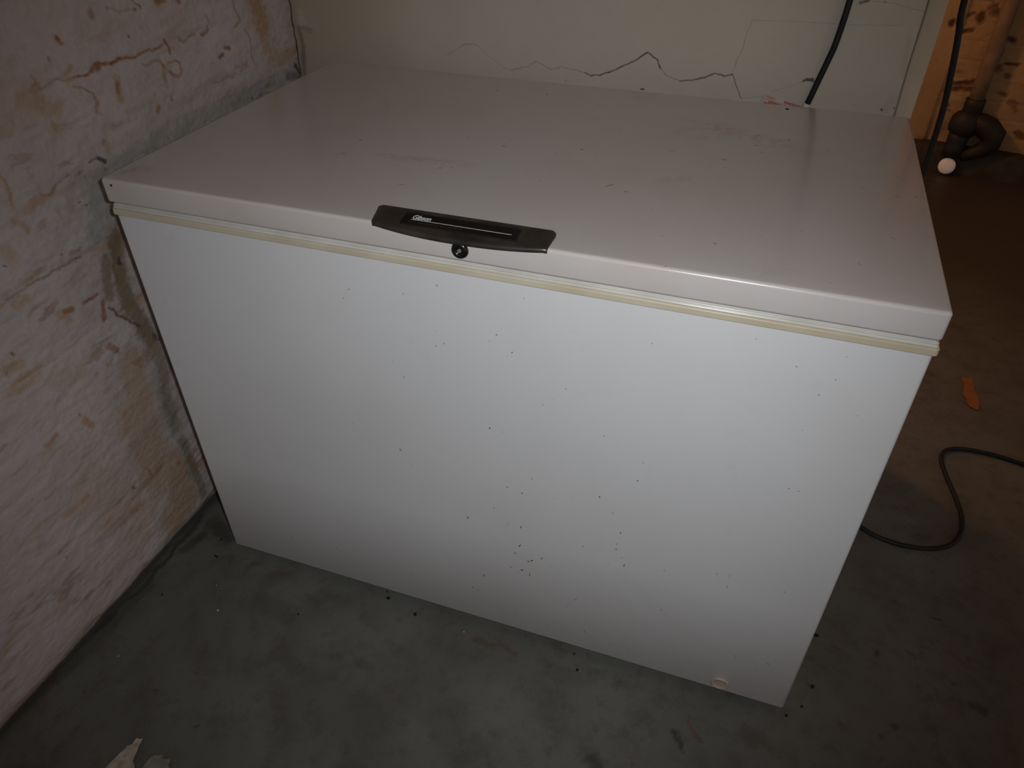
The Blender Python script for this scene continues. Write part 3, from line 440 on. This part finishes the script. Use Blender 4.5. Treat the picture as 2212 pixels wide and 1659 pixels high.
wf_ = obj('wall_far', me, M_FAR, kind='structure')
bm = bmesh.new()
pr = [(0.0, -0.01), (0.0, 0.085), (0.006, 0.098), (0.018, 0.104), (0.09, 0.108)]
prev = None
us2 = np.linspace(-2.4, 2.4, 161)
for i, u in enumerate(us2):
    w = 0.004*math.sin(u*7)+0.003*math.sin(u*23+1)
    ring = [bm.verts.new(far_p(u, o+w*(z > 0.05)*0.6, z+w*0.5*(z > 0.05))) for o, z in pr]
    if prev:
        for a in range(len(pr)-1): bm.faces.new((prev[a], ring[a], ring[a+1], prev[a+1]))
    prev = ring
obj('trim_2', bm, M_CURB, kind='structure', smooth=True)
# ceiling over both rooms
obj('ceiling', box_bm(-1.6, 4.6, -3.2, 3.7, 2.36, 2.44), M_CEIL, kind='structure')

# ------------------------------------------------------------------ chest freezer
W, D = 1.2129, 0.7128
def rrect(x0, x1, y0, y1, r, seg=5):
    pts = []
    for cx, cy, a0 in ((x1-r, y0+r, -90), (x1-r, y1-r, 0), (x0+r, y1-r, 90), (x0+r, y0+r, 180)):
        for i in range(seg+1):
            a = math.radians(a0+90*i/seg); pts.append((cx+r*math.cos(a), cy+r*math.sin(a)))
    return pts
def loft(rings, cap_bottom=True, cap_top=True, seg=5):
    """rings: (x0,x1,y0,y1,r,z)"""
    bm = bmesh.new(); prev = None
    for (x0, x1, y0, y1, r, z) in rings:
        ring = [bm.verts.new((px, py, z)) for px, py in rrect(x0, x1, y0, y1, max(r, 0.0004), seg)]
        if prev is None:
            if cap_bottom: bm.faces.new(ring[::-1])
        else:
            n = len(ring)
            for i in range(n): bm.faces.new((prev[i], prev[(i+1) % n], ring[(i+1) % n], ring[i]))
        prev = ring
    if cap_top: bm.faces.new(prev)
    return bm
fz = thing('chest_freezer', 'large white chest freezer with dark lid handle standing in the cellar corner', 'freezer', (W/2, D/2, 0))
def body_ring(z, inset=0.0, r=0.006):
    t = (z-0.018)/0.82
    return (-0.005*t+inset, W+0.0005*t-inset, 0.012+inset, D-0.012-inset, max(r-inset*0.3, 0.001), z)
bm = loft([body_ring(0.019, 0.0015), body_ring(0.0205, 0.0003), body_ring(0.30), body_ring(0.60), body_ring(0.8365)], seg=6)
cab = obj('cabinet', bm, M_BODY, fz, smooth=True)
obj('base_tray', loft([(0.03, W-0.03, 0.05, D-0.05, 0.01, 0.010), (0.03, W-0.03, 0.05, D-0.05, 0.01, 0.0195)]), M_STEEL, fz)
for fx in (0.06, W-0.06):
    for fy in (0.075, D-0.075):
        b = bmesh.new(); bmesh.ops.create_cone(b, cap_ends=True, segments=20, radius1=0.018, radius2=0.014, depth=0.0125)
        bmesh.ops.translate(b, verts=b.verts, vec=(fx, fy, 0.0055)); obj('foot', b, M_RUBBER, fz)
# cream breaker strip round the mouth of the cabinet
def oring(o, z, r=0.006): return (-0.0052-o, W+0.0008+o, 0.012-o, D-0.012+o, r, z)
obj('breaker_strip', loft([oring(0.0, 0.8335), oring(0.0030, 0.8339), oring(0.0036, 0.8347), oring(0.0036, 0.8350), oring(0.0034, 0.8420), oring(0.0034, 0.8424), oring(0.0026, 0.8434), oring(-0.004, 0.8438)], False, True), M_CREAM, fz, smooth=True)
# vinyl lid gasket with its ridges
g = []
for o, z in ((-0.004, 0.8430), (0.0002, 0.8440), (0.0016, 0.8450), (0.0016, 0.8462), (0.0000, 0.8472), (-0.0006, 0.8476), (0.0002, 0.8484), (0.0010, 0.8492), (0.0006, 0.8502), (-0.0010, 0.8512), (-0.0030, 0.8535), (-0.0046, 0.8560), (-0.0052, 0.8585), (-0.0052, 0.8609)):
    g.append(oring(o, z, 0.004))
obj('lid_gasket', loft(g, False, False), M_GASKET, fz, smooth=True)
# lid
L = []
def lring(i, z, r=0.006): return (i, W-i, i, D-i, max(r-i*0.4, 0.002), z)
L.append(lring(0.012, 0.8610)); L.append(lring(0.004, 0.8608)); L.append(lring(0.0013, 0.8611)); L.append(lring(0.0003, 0.8622)); L.append(lring(0.0, 0.8640)); L.append(lring(0.0, 0.880)); L.append(lring(0.0, 0.8945))
for k in range(1, 7):
    a = math.radians(15*k); L.append(lring(0.0050*(1-math.cos(a)), 0.8945+0.0050*math.sin(a)))
L.append(lring(0.010, 0.8997)); L.append(lring(0.03, 0.9000))
bm = loft(L, True, False, 6)
top = [v for v in bm.verts if abs(v.co.z-0.9) < 1e-6]
bm.faces.new([v for v in bm.verts][-28:])
lid = obj('lid', bm, M_LID, fz, smooth=True)
def sharp_by_angle(me, deg=50):
    b = bmesh.new(); b.from_mesh(me)
    for e in b.edges:
        if len(e.link_faces) == 2 and e.calc_face_angle(0) > math.radians(deg): e.smooth = False
    b.to_mesh(me); b.free()
for o in (cab, lid): sharp_by_angle(o.data)

# enamel chips and scuffs: thin raised marks, joined
def specks_bm(items, plane, off):
    bm = bmesh.new(); lay = bm.verts.layers.float.new('st'); rnd = random.Random(5)
    for c0, c1, a, b, ang, st in items:
        vs = []; n = 9
        a = max(a, 0.0006)*0.80; b = max(b, 0.0005)*0.78
        for i in range(n):
            t = 2*math.pi*i/n; k = 0.75+0.5*rnd.random()
            u = a*k*math.cos(t); v = b*k*math.sin(t)
            p, q = c0+u*math.cos(ang)-v*math.sin(ang), c1+u*math.sin(ang)+v*math.cos(ang)
            w = bm.verts.new((p, off, q) if plane == 'xz' else (p, q, off)); w[lay] = st; vs.append(w)
        c = bm.verts.new((c0, off-0.00012, c1) if plane == 'xz' else (c0, c1, off+0.00012)); c[lay] = st
        for i in range(n):
            f = (vs[i], vs[(i+1) % n], c); bm.faces.new(f)
    bmesh.ops.recalc_face_normals(bm, faces=bm.faces)
    return bm
def mat_speck(name, bg):
    k = NT(name, 0.6, 0.3)
    tint = k.mix(k.ramp(k.noise(35, 2), 0.42, 0.58), (0.16, 0.075, 0.055), (0.13, 0.115, 0.075))
    k.color(k.mix(k.attr('st'), bg, tint)); return k.m
o = obj('enamel_chip_marks', specks_bm(PANEL_SPECKS, 'xz', 0.01175), mat_speck('panel_rust_speck', (0.50, 0.49, 0.49)), fz, kind='stuff', label='scattered rust coloured specks and scuffs on the front panel')
o = obj('lid_specks', specks_bm(LID_SPECKS, 'xy', 0.9002), mat_speck('lid_rust_speck', (0.40, 0.36, 0.34)), fz, kind='stuff', label='small rust and dirt specks on the lid top')

def disc_bm(cx, cy, cz, prof, axis_='y', seg=32):
    """lathe: prof list of (radius, height out)"""
    bm = bmesh.new(); prev = None
    for r, h in prof:
        ring = []
        for i in range(seg):
            a = 2*math.pi*i/seg
            if axis_ == 'y': p = (cx+r*math.cos(a), cy-h, cz+r*math.sin(a))
            else: p = (cx+r*math.cos(a), cy+r*math.sin(a), cz+h)
            ring.append(bm.verts.new(p))
        if prev:
            for i in range(seg): bm.faces.new((prev[i], prev[(i+1) % seg], ring[(i+1) % seg], ring[i]))
        prev = ring
    bm.faces.new(prev); bmesh.ops.recalc_face_normals(bm, faces=bm.faces)
    return bm
obj('rivet', disc_bm(0.0200, 0.0, 0.8905, [(0.0020, -0.001), (0.0020, 0.0004), (0.0012, 0.0009)], seg=14), M_GRIT, fz, label='tiny dark rivet at the left end of the lid edge')
obj('rivet', disc_bm(0.996, 0.685, 0.9, [(0.0034, -0.001), (0.0034, 0.0005), (0.0018, 0.0010)], 'z', 14), M_GRIT, fz, label='small dark rivet near the back of the lid')

# oval drain plug low on the front
bm = bmesh.new(); prev = None
for r, h in ((1.0, -0.001), (1.0, 0.0012), (0.92, 0.0026), (0.80, 0.0026), (0.74, 0.0014), (0.40, 0.0012)):
    ring = [bm.verts.new((1.0925+0.0165*r*math.copysign(abs(math.cos(a))**0.85, math.cos(a)), 0.012-h, 0.0395+0.0165*r*math.copysign(abs(math.sin(a))**0.85, math.sin(a)))) for a in [2*math.pi*i/30 for i in range(30)]]
    if prev:
        for i in range(30): bm.faces.new((prev[i], prev[(i+1) % 30], ring[(i+1) % 30], ring[i]))
    prev = ring
bm.faces.new(prev); bmesh.ops.recalc_face_normals(bm, faces=bm.faces)
obj('drain_plug', bm, M_PLUG, fz, smooth=True, label='cream oval plug low on the front panel')

# lock
lk = obj('lock', disc_bm(0.607, 0.0005, 0.8775, [(0.0125, 0), (0.0125, 0.0016), (0.0118, 0.0034), (0.0100, 0.0050), (0.0078, 0.0054), (0.0058, 0.0046), (0.0046, 0.0034), (0.0044, 0.0030)]), M_BLACK, fz, smooth=True, label='round black key lock under the handle')
obj('lock_cylinder', disc_bm(0.607, 0.0005, 0.8775, [(0.0030, 0.002), (0.0030, 0.0040), (0.0024, 0.0046)], seg=20), simple('grey_lock_core', (0.16, 0.155, 0.15), None, 50, 0.4), lk)

# handle: slanted plate bowed out over the lid's front edge
def bow(x):                                 # y of the front lip
    t = (x-0.603)/0.130
    return 0.0070-0.0160*max(0.0, 1-abs(t)**2.2)
def plate_z(y, yf): return 0.9014+(0.9072-0.9014)*(y-0.005)/0.0355
bm = bmesh.new(); NU, NV = 48, 10; topv = []; 
def hx(u, v):                               # x of plate point; ends slant inwards to the back
    x0 = 0.4755-0.0075*v; x1 = 0.7305+0.0015*v
    return x0+(x1-x0)*u
for i in range(NU+1):
    u = i/NU; row = []
    bw = max(0.0, 1-abs(2*u-1)**2.2)          # how far the front bows out here
    y1, z1 = 0.0030-0.0120*bw, 0.9012-0.0022*bw
    for j in range(NV+1):
        v = j/NV; x = hx(u, v)
        if j >= 3:                            # slanted plate
            t = (j-3)/(NV-3); y = y1+(0.0405-y1)*t
            z = plate_z(y, 0) if y > 0.003 else plate_z(0.003, 0)-(0.003-y)*0.19
        else:                                 # rounded fascia down the front of the lid
            t = (3-j)/3.0; y = y1-0.0040*math.sin(t*math.pi/2); z = z1-0.0002-0.0048*(1-math.cos(t*math.pi/2))
        e = min(u, 1-u)*0.26
        if e < 0.006:
            c = 1-e/0.006; y -= 0.0045*c*c*v**6
        if e < 0.003: z -= 0.0010*(1-e/0.003)
        row.append(bm.verts.new((x, y, z)))
    topv.append(row)
for i in range(NU):
    for j in range(NV): bm.faces.new((topv[i][j], topv[i+1][j], topv[i+1][j+1], topv[i][j+1]))
border = [topv[i][0] for i in range(NU+1)]+[topv[NU][j] for j in range(1, NV+1)]+[topv[i][NV] for i in range(NU-1, -1, -1)]+[topv[0][j] for j in range(NV-1, 0, -1)]
low = []
for v in border:
    zf = 0.8995 if v.co.y > 0.0040 else v.co.z-0.0022
    low.append(bm.verts.new((v.co.x, v.co.y+(0.0006 if v.co.y < 0.006 else 0), zf)))
nb = len(border)
for i in range(nb): bm.faces.new((border[i], low[i], low[(i+1) % nb], border[(i+1) % nb]))
# underside closed
bm.faces.new([v for v in low][::-1])
bmesh.ops.recalc_face_normals(bm, faces=bm.faces)
bmesh.ops.bevel(bm, geom=[e for e in bm.edges if e.verts[0] in border and e.verts[1] in border], offset=0.0009, segments=2, affect='EDGES', profile=0.5)
hd = obj('handle', bm, M_DARKPL, fz, smooth=True, label='smoked brown bowed handle plate on the lid edge'); sharp_by_angle(hd.data, 40)

# name plate lying in the slanted plate
ya, yb = 0.0035, 0.0285
za = plate_z(ya, 0)+0.0009; zb_ = plate_z(yb, 0)+0.0008
NB = Vector((0, yb-ya, zb_-za)); LEN = NB.length; NB.normalize(); NZ = Vector((1, 0, 0)).cross(NB)
def np_(s, t, h=0.0):                       # s along x, t up the slope
    return Vector((s, ya, za))+NB*t+NZ*h
def slab(x0, x1, t0, t1, h0, h1, sk=0.0):
    vs = [np_(x0, t0, h0), np_(x1, t0, h0), np_(x1-sk, t1, h0), np_(x0-sk, t1, h0), np_(x0, t0, h1), np_(x1, t0, h1), np_(x1-sk, t1, h1), np_(x0-sk, t1, h1)]
    return vs, [(0, 3, 2, 1), (4, 5, 6, 7), (0, 1, 5, 4), (1, 2, 6, 5), (2, 3, 7, 6), (3, 0, 4, 7)]
def slabs(L):
    V, F_ = [], []
    for a in L:
        v, f = slab(*a); F_ += [tuple(i+len(V) for i in q) for q in f]; V += v
    return mesh_from(V, F_)
HX0, HX1 = 0.5175, 0.6860
plate = obj('name_plate', slabs([(HX0, HX1, 0, LEN, -0.0030, 0.0010, 0.0005)]), M_BLACK, hd, label='glossy black inset name plate')
fw = 0.0008
obj('plate_edge', slabs([(HX0-fw, HX1+fw, -fw, 0, -0.002, 0.0013), (HX0-fw-.0005, HX1+fw-.0005, LEN, LEN+fw, -0.002, 0.0013), (HX0-fw, HX0, 0, LEN, -0.002, 0.0013, .0005), (HX1, HX1+fw, 0, LEN, -0.002, 0.0013, .0005)]), M_CHROME, hd, label='thin metal edge round the name plate')
tcu = bpy.data.curves.new('lettering', 'FONT'); tcu.body = 'Gibson'; tcu.size = 0.0124; tcu.shear = 0.22; tcu.offset = 0.00022; tcu.extrude = 0.0001; tcu.space_character = 0.92; tcu.resolution_u = 6
to = bpy.data.objects.new('tmp_text', tcu); COL.objects.link(to); bpy.context.view_layer.update()
tm = bpy.data.meshes.new_from_object(to.evaluated_get(bpy.context.evaluated_depsgraph_get()))
bpy.data.objects.remove(to)
xsv = [v.co.x for v in tm.vertices]; sx = 0.0275/(max(xsv)-min(xsv)); ysv = [v.co.y for v in tm.vertices]
T0, TX = 0.0128, 0.5300
for v in tm.vertices:
    p = np_(TX+(v.co.x-min(xsv))*sx, T0+v.co.y*1.02, 0.00115+v.co.z); v.co = p
tm.materials.clear(); tm.name = 'lettering'
obj('lettering', tm, M_PRINT, hd, label='silver slanted word Gibson')
obj('printed_line', slabs([(0.5292, 0.6765, 0.0104, 0.0113, 0.0009, 0.00118)]), M_PRINT, hd)
rl = []; x = 0.5280; rnd = random.Random(3)
while x < 0.607:
    w_ = rnd.uniform(0.0012, 0.0028); rl.append((x, x+w_, 0.0042, 0.0042+rnd.uniform(0.0016, 0.0024), 0.0009, 0.00112)); x += w_+rnd.choice((0.0008, 0.0009, 0.0022))
obj('faded_print', slabs(rl), M_REDPRINT, hd, kind='stuff', label='faded dark red line of tiny print')

# ------------------------------------------------------------------ cables
def tube(points, r, seg=12, sub=6, name='tube', cap=True):
    P = [Vector(p) for p in points]; out = []
    for i in range(len(P)-1):
        p0 = P[max(i-1, 0)]; p1 = P[i]; p2 = P[i+1]; p3 = P[min(i+2, len(P)-1)]
        for k in range(sub):
            t = k/sub
            out.append(0.5*((2*p1)+(-p0+p2)*t+(2*p0-5*p1+4*p2-p3)*t*t+(-p0+3*p1-3*p2+p3)*t**3))
    out.append(P[-1]); bm = bmesh.new(); prev = None; nrm = None
    for i, c in enumerate(out):
        d = (out[min(i+1, len(out)-1)]-out[max(i-1, 0)]).normalized()
        if nrm is None: nrm = d.orthogonal().normalized()
        nrm = (nrm-d*nrm.dot(d)).normalized(); b = d.cross(nrm)
        ring = [bm.verts.new(c+r*(math.cos(2*math.pi*k/seg)*nrm+math.sin(2*math.pi*k/seg)*b)) for k in range(seg)]
        if prev:
            for k in range(seg): bm.faces.new((prev[k], prev[(k+1) % seg], ring[(k+1) % seg], ring[k]))
        elif cap: bm.faces.new(ring[::-1])
        prev = ring
    if cap: bm.faces.new(prev)
    bmesh.ops.recalc_face_normals(bm, faces=bm.faces)
    return bm
# black cable down the back wall to the fitting behind the lid
cb = thing('hanging_cable', 'black cable on the plaster back wall ending in an ivory collar behind the lid', 'cable', (1.03, WY-0.01, 0.86))
yc = WY-0.0085
obj('cable_sheath', tube([(1.078, yc-0.012, 2.36), (1.077, yc-0.012, 1.7), (1.072, yc-0.008, 1.25), (1.0655, yc-0.004, 1.080), (1.0625, yc-0.003, 1.030), (1.0585, yc-0.002, 0.990), (1.0525, yc-0.001, 0.960), (1.0435, yc, 0.920), (1.0375, yc, 0.893), (1.0335, yc, 0.8755)], 0.0060), M_RUBBER, cb, smooth=True)
obj('collar', tube([(1.0340, yc, 0.8775), (1.0322, yc, 0.8690), (1.0315, yc-0.001, 0.850)], 0.0070, 16), M_WHITEPL, cb, smooth=True, label='ivory collar at the cable end')
# surface box the cable enters, hidden behind the freezer
obj('outlet_box', box_bm(1.003, 1.063, WY-0.040, WY-0.001, 0.765, 0.852, 0.004), M_WHITEPL, cb)

# black cable that hangs past the wall end
obj('hanging_cable', tube([(1.246, 0.905, 2.36), (1.247, 0.905, 1.8), (1.257, 0.905, 1.30), (1.2705, 0.905, 1.064), (1.2790, 0.905, 1.010), (1.2860, 0.905, 0.965), (1.2925, 0.905, 0.915), (1.2965, 0.905, 0.880), (1.2995, 0.905, 0.835), (1.3005, 0.905, 0.790), (1.3005, 0.905, 0.745), (1.298, 0.903, 0.66), (1.293, 0.90, 0.5), (1.289, 0.895, 0.25), (1.284, 0.88, 0.06), (1.278, 0.855, 0.012), (1.270, 0.80, 0.008), (1.262, 0.72, 0.008), (1.255, 0.65, 0.008)], 0.0062), M_RUBBER, None,
    label='black cable hanging freely beyond the wall end against the orange brickwork', cat='cable', smooth=True)

# cord snaking over the floor from behind the freezer
obj('power_cord', tube([(1.225, 0.66, 0.006), (1.29, 0.60, 0.005), (1.335, 0.565, 0.005), (1.364, 0.546, 0.005), (1.389, 0.532, 0.005), (1.419, 0.5235, 0.005), (1.453, 0.520, 0.005), (1.503, 0.527, 0.005), (1.544, 0.546, 0.005), (1.571, 0.576, 0.005), (1.587, 0.616, 0.005), (1.592, 0.663, 0.005), (1.588, 0.71, 0.005), (1.580, 0.756, 0.005), (1.571, 0.805, 0.005), (1.566, 0.848, 0.005), (1.569, 0.877, 0.005), (1.580, 0.901, 0.005), (1.602, 0.916, 0.005), (1.630, 0.924, 0.005), (1.669, 0.926, 0.005), (1.713, 0.922, 0.005), (1.767, 0.910, 0.005), (1.90, 0.875, 0.005), (2.10, 0.83, 0.005), (2.6, 0.86, 0.005), (3.3, 0.75, 0.005), (4.4, 0.8, 0.005)], 0.0054), M_RUBBER, None,
    label='thin black cord curling over the floor right of the freezer', cat='cord', smooth=True)

# ------------------------------------------------------------------ red and white label on the back wall
lb = thing('warning_label', 'red and white printed label on the back wall just above the lid', 'label', (0.99, WY-0.003, 0.87))
ANG = math.atan2(-0.0150, 0.068)
LO = Vector((0.9485, 0, 0.8868)); LU = Vector((math.cos(ANG), 0, math.sin(ANG))); LVv = Vector((-math.sin(ANG), 0, math.cos(ANG)))
def lp(s, t, h): p = LO+LU*s+LVv*t; return Vector((p.x, WY-0.0034-h, p.z))
def lquads(L, h0, h1):
    V, F_ = [], []
    for s0, s1, t0, t1 in L:
        b = len(V); V += [lp(s0, t0, h0), lp(s1, t0, h0), lp(s1, t1, h0), lp(s0, t1, h0), lp(s0, t0, h1), lp(s1, t0, h1), lp(s1, t1, h1), lp(s0, t1, h1)]
        F_ += [tuple(b+i for i in q) for q in ((0, 3, 2, 1), (4, 5, 6, 7), (0, 1, 5, 4), (1, 2, 6, 5), (2, 3, 7, 6), (3, 0, 4, 7))]
    return mesh_from(V, F_)
obj('paper', lquads([(0, 0.085, -0.060, 0.0)], 0.0, 0.0006), M_PAPER, lb)
lw = 0.0006
def frame(s0, s1, t0, t1, w=lw): return [(s0, s1, t1-w, t1), (s0, s1, t0, t0+w), (s0, s0+w, t0, t1), (s1-w, s1, t0, t1)]
red = frame(0.0015, 0.0225, -0.0055, -0.0010)
red += [(0.0015, 0.080, -0.0085, -0.0078), (0.0015, 0.0022, -0.055, -0.0078), (0.0125, 0.078, -0.0180, -0.0098), (0.042, 0.0815, -0.0060, -0.0008)]
red += [(0.0055, 0.0185, -0.0040, -0.0026), (0.0045, 0.0125, -0.0180, -0.0140)]
obj('red_print', lquads(red, 0.0005, 0.0009), M_LRED, lb, label='red printed frames and bars')
wh = []; s = 0.016; rnd = random.Random(9)
while s < 0.072:
    w_ = rnd.uniform(0.0012, 0.0020); wh += [(s, s+0.0007, -0.0165, -0.0115), (s, s+w_, -0.0122, -0.0115)]; s += w_+0.0016
s = 0.047
while s < 0.078:
    wh += [(s, s+0.0009, -0.0050, -0.0018), (s, s+0.0016, -0.0050, -0.0044)]; s += 0.0052
obj('white_print', lquads(wh, 0.0008, 0.0011), M_LWHITE, lb, kind='stuff', label='tiny white lettering on red bars')

# ------------------------------------------------------------------ drain pipe on the far wall
dp = thing('drain_pipe', 'vertical drain pipe with dark cast iron branch fitting on the far orange wall', 'pipe', far_p(0.10, 0.02, 0.10))
def fz_tube(pts, radii, seg=24):
    P = [far_p(*p) for p in pts]; bm = bmesh.new(); prev = None; nrm = None
    for i, c in enumerate(P):
        d = (P[min(i+1, len(P)-1)]-P[max(i-1, 0)]).normalized()
        if nrm is None: nrm = d.orthogonal().normalized()
        nrm = (nrm-d*nrm.dot(d)).normalized(); b = d.cross(nrm); r = radii[i]
        ring = [bm.verts.new(c+r*(math.cos(2*math.pi*k/seg)*nrm+math.sin(2*math.pi*k/seg)*b)) for k in range(seg)]
        if prev:
            for k in range(seg): bm.faces.new((prev[k], prev[(k+1) % seg], ring[(k+1) % seg], ring[k]))
        else: bm.faces.new(ring[::-1])
        prev = ring
    bm.faces.new(prev); bmesh.ops.recalc_face_normals(bm, faces=bm.faces); return bm
po = 0.012
obj('riser', fz_tube([(0.100, po, 2.36), (0.103, po, 1.2), (0.105, po, 0.45), (0.106, po, 0.30)], [0.031]*4), M_PIPE, dp, smooth=True, label='painted upright pipe')
o = obj('coupling', fz_tube([(0.106, po, 0.332), (0.106, po, 0.330), (0.106, po, 0.305), (0.105, po, 0.270), (0.104, po, 0.258)], [0.034, 0.039, 0.040, 0.040, 0.036]), M_IRON, dp, smooth=True)
o = obj('hub', fz_tube([(0.104, po, 0.272), (0.103, po-.002, 0.262), (0.098, po-.006, 0.240), (0.094, po-.010, 0.205), (0.092, po-.014, 0.182), (0.091, po-.014, 0.178)], [0.038, 0.050, 0.062, 0.062, 0.056, 0.044]), M_IRON, dp, smooth=True)
o = obj('lower_barrel', fz_tube([(0.092, po-.012, 0.185), (0.090, po-.016, 0.150), (0.088, po-.022, 0.110), (0.087, po-.034, 0.075)], [0.046, 0.043, 0.041, 0.038]), M_IRON, dp, smooth=True)
o = obj('branch', fz_tube([(0.120, po, 0.235), (0.150, po-.006, 0.232), (0.190, po-.010, 0.218), (0.222, po-.012, 0.190), (0.222, po-.014, 0.155), (0.196, po-.018, 0.122), (0.160, po-.024, 0.100), (0.125, po-.03, 0.085)], [0.040, 0.046, 0.050, 0.050, 0.044, 0.036, 0.028, 0.022]), M_IRON, dp, smooth=True)
# pale disc turned to the camera, stands in for a blurred flash glint
bm = bmesh.new()
bmesh.ops.create_uvsphere(bm, u_segments=32, v_segments=16, radius=0.036)
R_ = Vector((0, 0, 1)).rotation_difference((CAM-far_p(0.09, -0.02, 0.05)).normalized()).to_matrix().to_4x4()
for v in bm.verts: v.co.z *= 0.35
bmesh.ops.transform(bm, matrix=Matrix.Translation(far_p(0.086, -0.050, 0.042)) @ R_, verts=bm.verts)
obj('glint_disc', bm, M_GLINT, dp, smooth=True, label='bright round disc standing in for a flash glint at the foot of the pipe')

# ------------------------------------------------------------------ bits on the floor
def flake(poly, h, z0=0.0012):
    rnd = random.Random(len(poly)); bm = bmesh.new(); pts = []
    for i, (a, b) in enumerate(poly):
        c, d = poly[(i+1) % len(poly)]
        for t in (0, 0.33, 0.66): pts.append((a+(c-a)*t+rnd.uniform(-.0012, .0012), b+(d-b)*t+rnd.uniform(-.0012, .0012)))
    lo = [bm.verts.new((x, y, z0)) for x, y in pts]; hi = [bm.verts.new((x, y, z0+h*(0.8+0.4*rnd.random()))) for x, y in pts]
    n = len(pts)
    for i in range(n): bm.faces.new((lo[i], lo[(i+1) % n], hi[(i+1) % n], hi[i]))
    bm.faces.new(hi); bm.faces.new(lo[::-1]); bmesh.ops.recalc_face_normals(bm, faces=bm.faces)
    return bm
obj('paint_flake', flake([(0.060, -0.530), (0.076, -0.500), (0.086, -0.456), (0.087, -0.442), (0.095, -0.435), (0.094, -0.425), (0.104, -0.423), (0.110, -0.438), (0.113, -0.455), (0.128, -0.470), (0.13, -0.53)], 0.0012), M_FLAKE, None, label='pale pointed flake of old paint at the bottom edge of the floor', cat='flake')
obj('paint_flake', flake([(0.145, -0.50), (0.141, -0.448), (0.147, -0.440), (0.160, -0.434), (0.166, -0.441), (0.177, -0.436), (0.186, -0.449), (0.19, -0.50)], 0.0010), M_FLAKE2, None, label='duller grey blunt flake of old paint right of the pale one', cat='flake')
obj('light_patch', flake([(1.661, 1.272), (1.690, 1.276), (1.691, 1.245), (1.689, 1.213), (1.696, 1.185), (1.693, 1.150), (1.686, 1.118), (1.667, 1.128), (1.657, 1.149), (1.661, 1.166), (1.655, 1.185), (1.659, 1.214), (1.663, 1.225), (1.661, 1.250)], 0.0008), M_ORANGE, None, label='small ragged orange scrap standing in for lamp light on the brown floor right of the freezer', cat='patch')  # flat orange piece that stands in for a patch of lamp light
GR = [((0.393, 0.004), .006, .004, 'dark crumb under the front edge of the freezer'), ((0.466, -0.015), .0042, .0040, ''), ((-0.031, -0.022), .0085, .0022, ''), ((0.825, -0.026), .0040, .0036, ''), ((1.271, 0.21), .0060, .0045, ''),
      ((1.267, 0.089), .0050, .0042, ''), ((1.249, 0.04), .0036, .0032, ''), ((1.222, 0.012), .0034, .0030, ''), ((-0.051, 0.023), .0036, .0032, ''), ((0.231, -0.095), .0026, .0024, ''), ((0.810, 0.006), .0028, .0022, ''), ((0.384, 0.018), .0030, .0022, ''), ((-0.077, -0.149), .0026, .0022, '')]
bm = bmesh.new(); rnd = random.Random(2)
for (x, y), a, b, _ in GR:
    m = bmesh.ops.create_icosphere(bm, subdivisions=1, radius=1.0)
    an = rnd.random()*3
    if b < 0.0023 and a > 0.008: an = -0.25
    for v in m['verts']:
        px = v.co.x*a*rnd.uniform(.8, 1.1); py = v.co.y*b*rnd.uniform(.8, 1.1)
        v.co = Vector((x+px*math.cos(an)-py*math.sin(an), y+px*math.sin(an)+py*math.cos(an), 0.0012+v.co.z*min(a, b)*0.6))
obj('floor_grit', bm, M_GRIT, None, kind='stuff', label='scattered dark crumbs of grit on the concrete floor around the freezer', cat='grit')
bm = bmesh.new()
for x, y, a in ((0.063, -0.143, .0022), (0.02, -0.09, .0012), (-0.06, -0.30, .0014), (0.58, -0.02, .0016)):
    m = bmesh.ops.create_icosphere(bm, subdivisions=1, radius=a)
    bmesh.ops.translate(bm, verts=m['verts'], vec=(x, y, 0.0012))
obj('plaster_crumbs', bm, M_PAPER, None, kind='stuff', label='tiny white plaster crumbs on the floor in front of the freezer', cat='crumb')
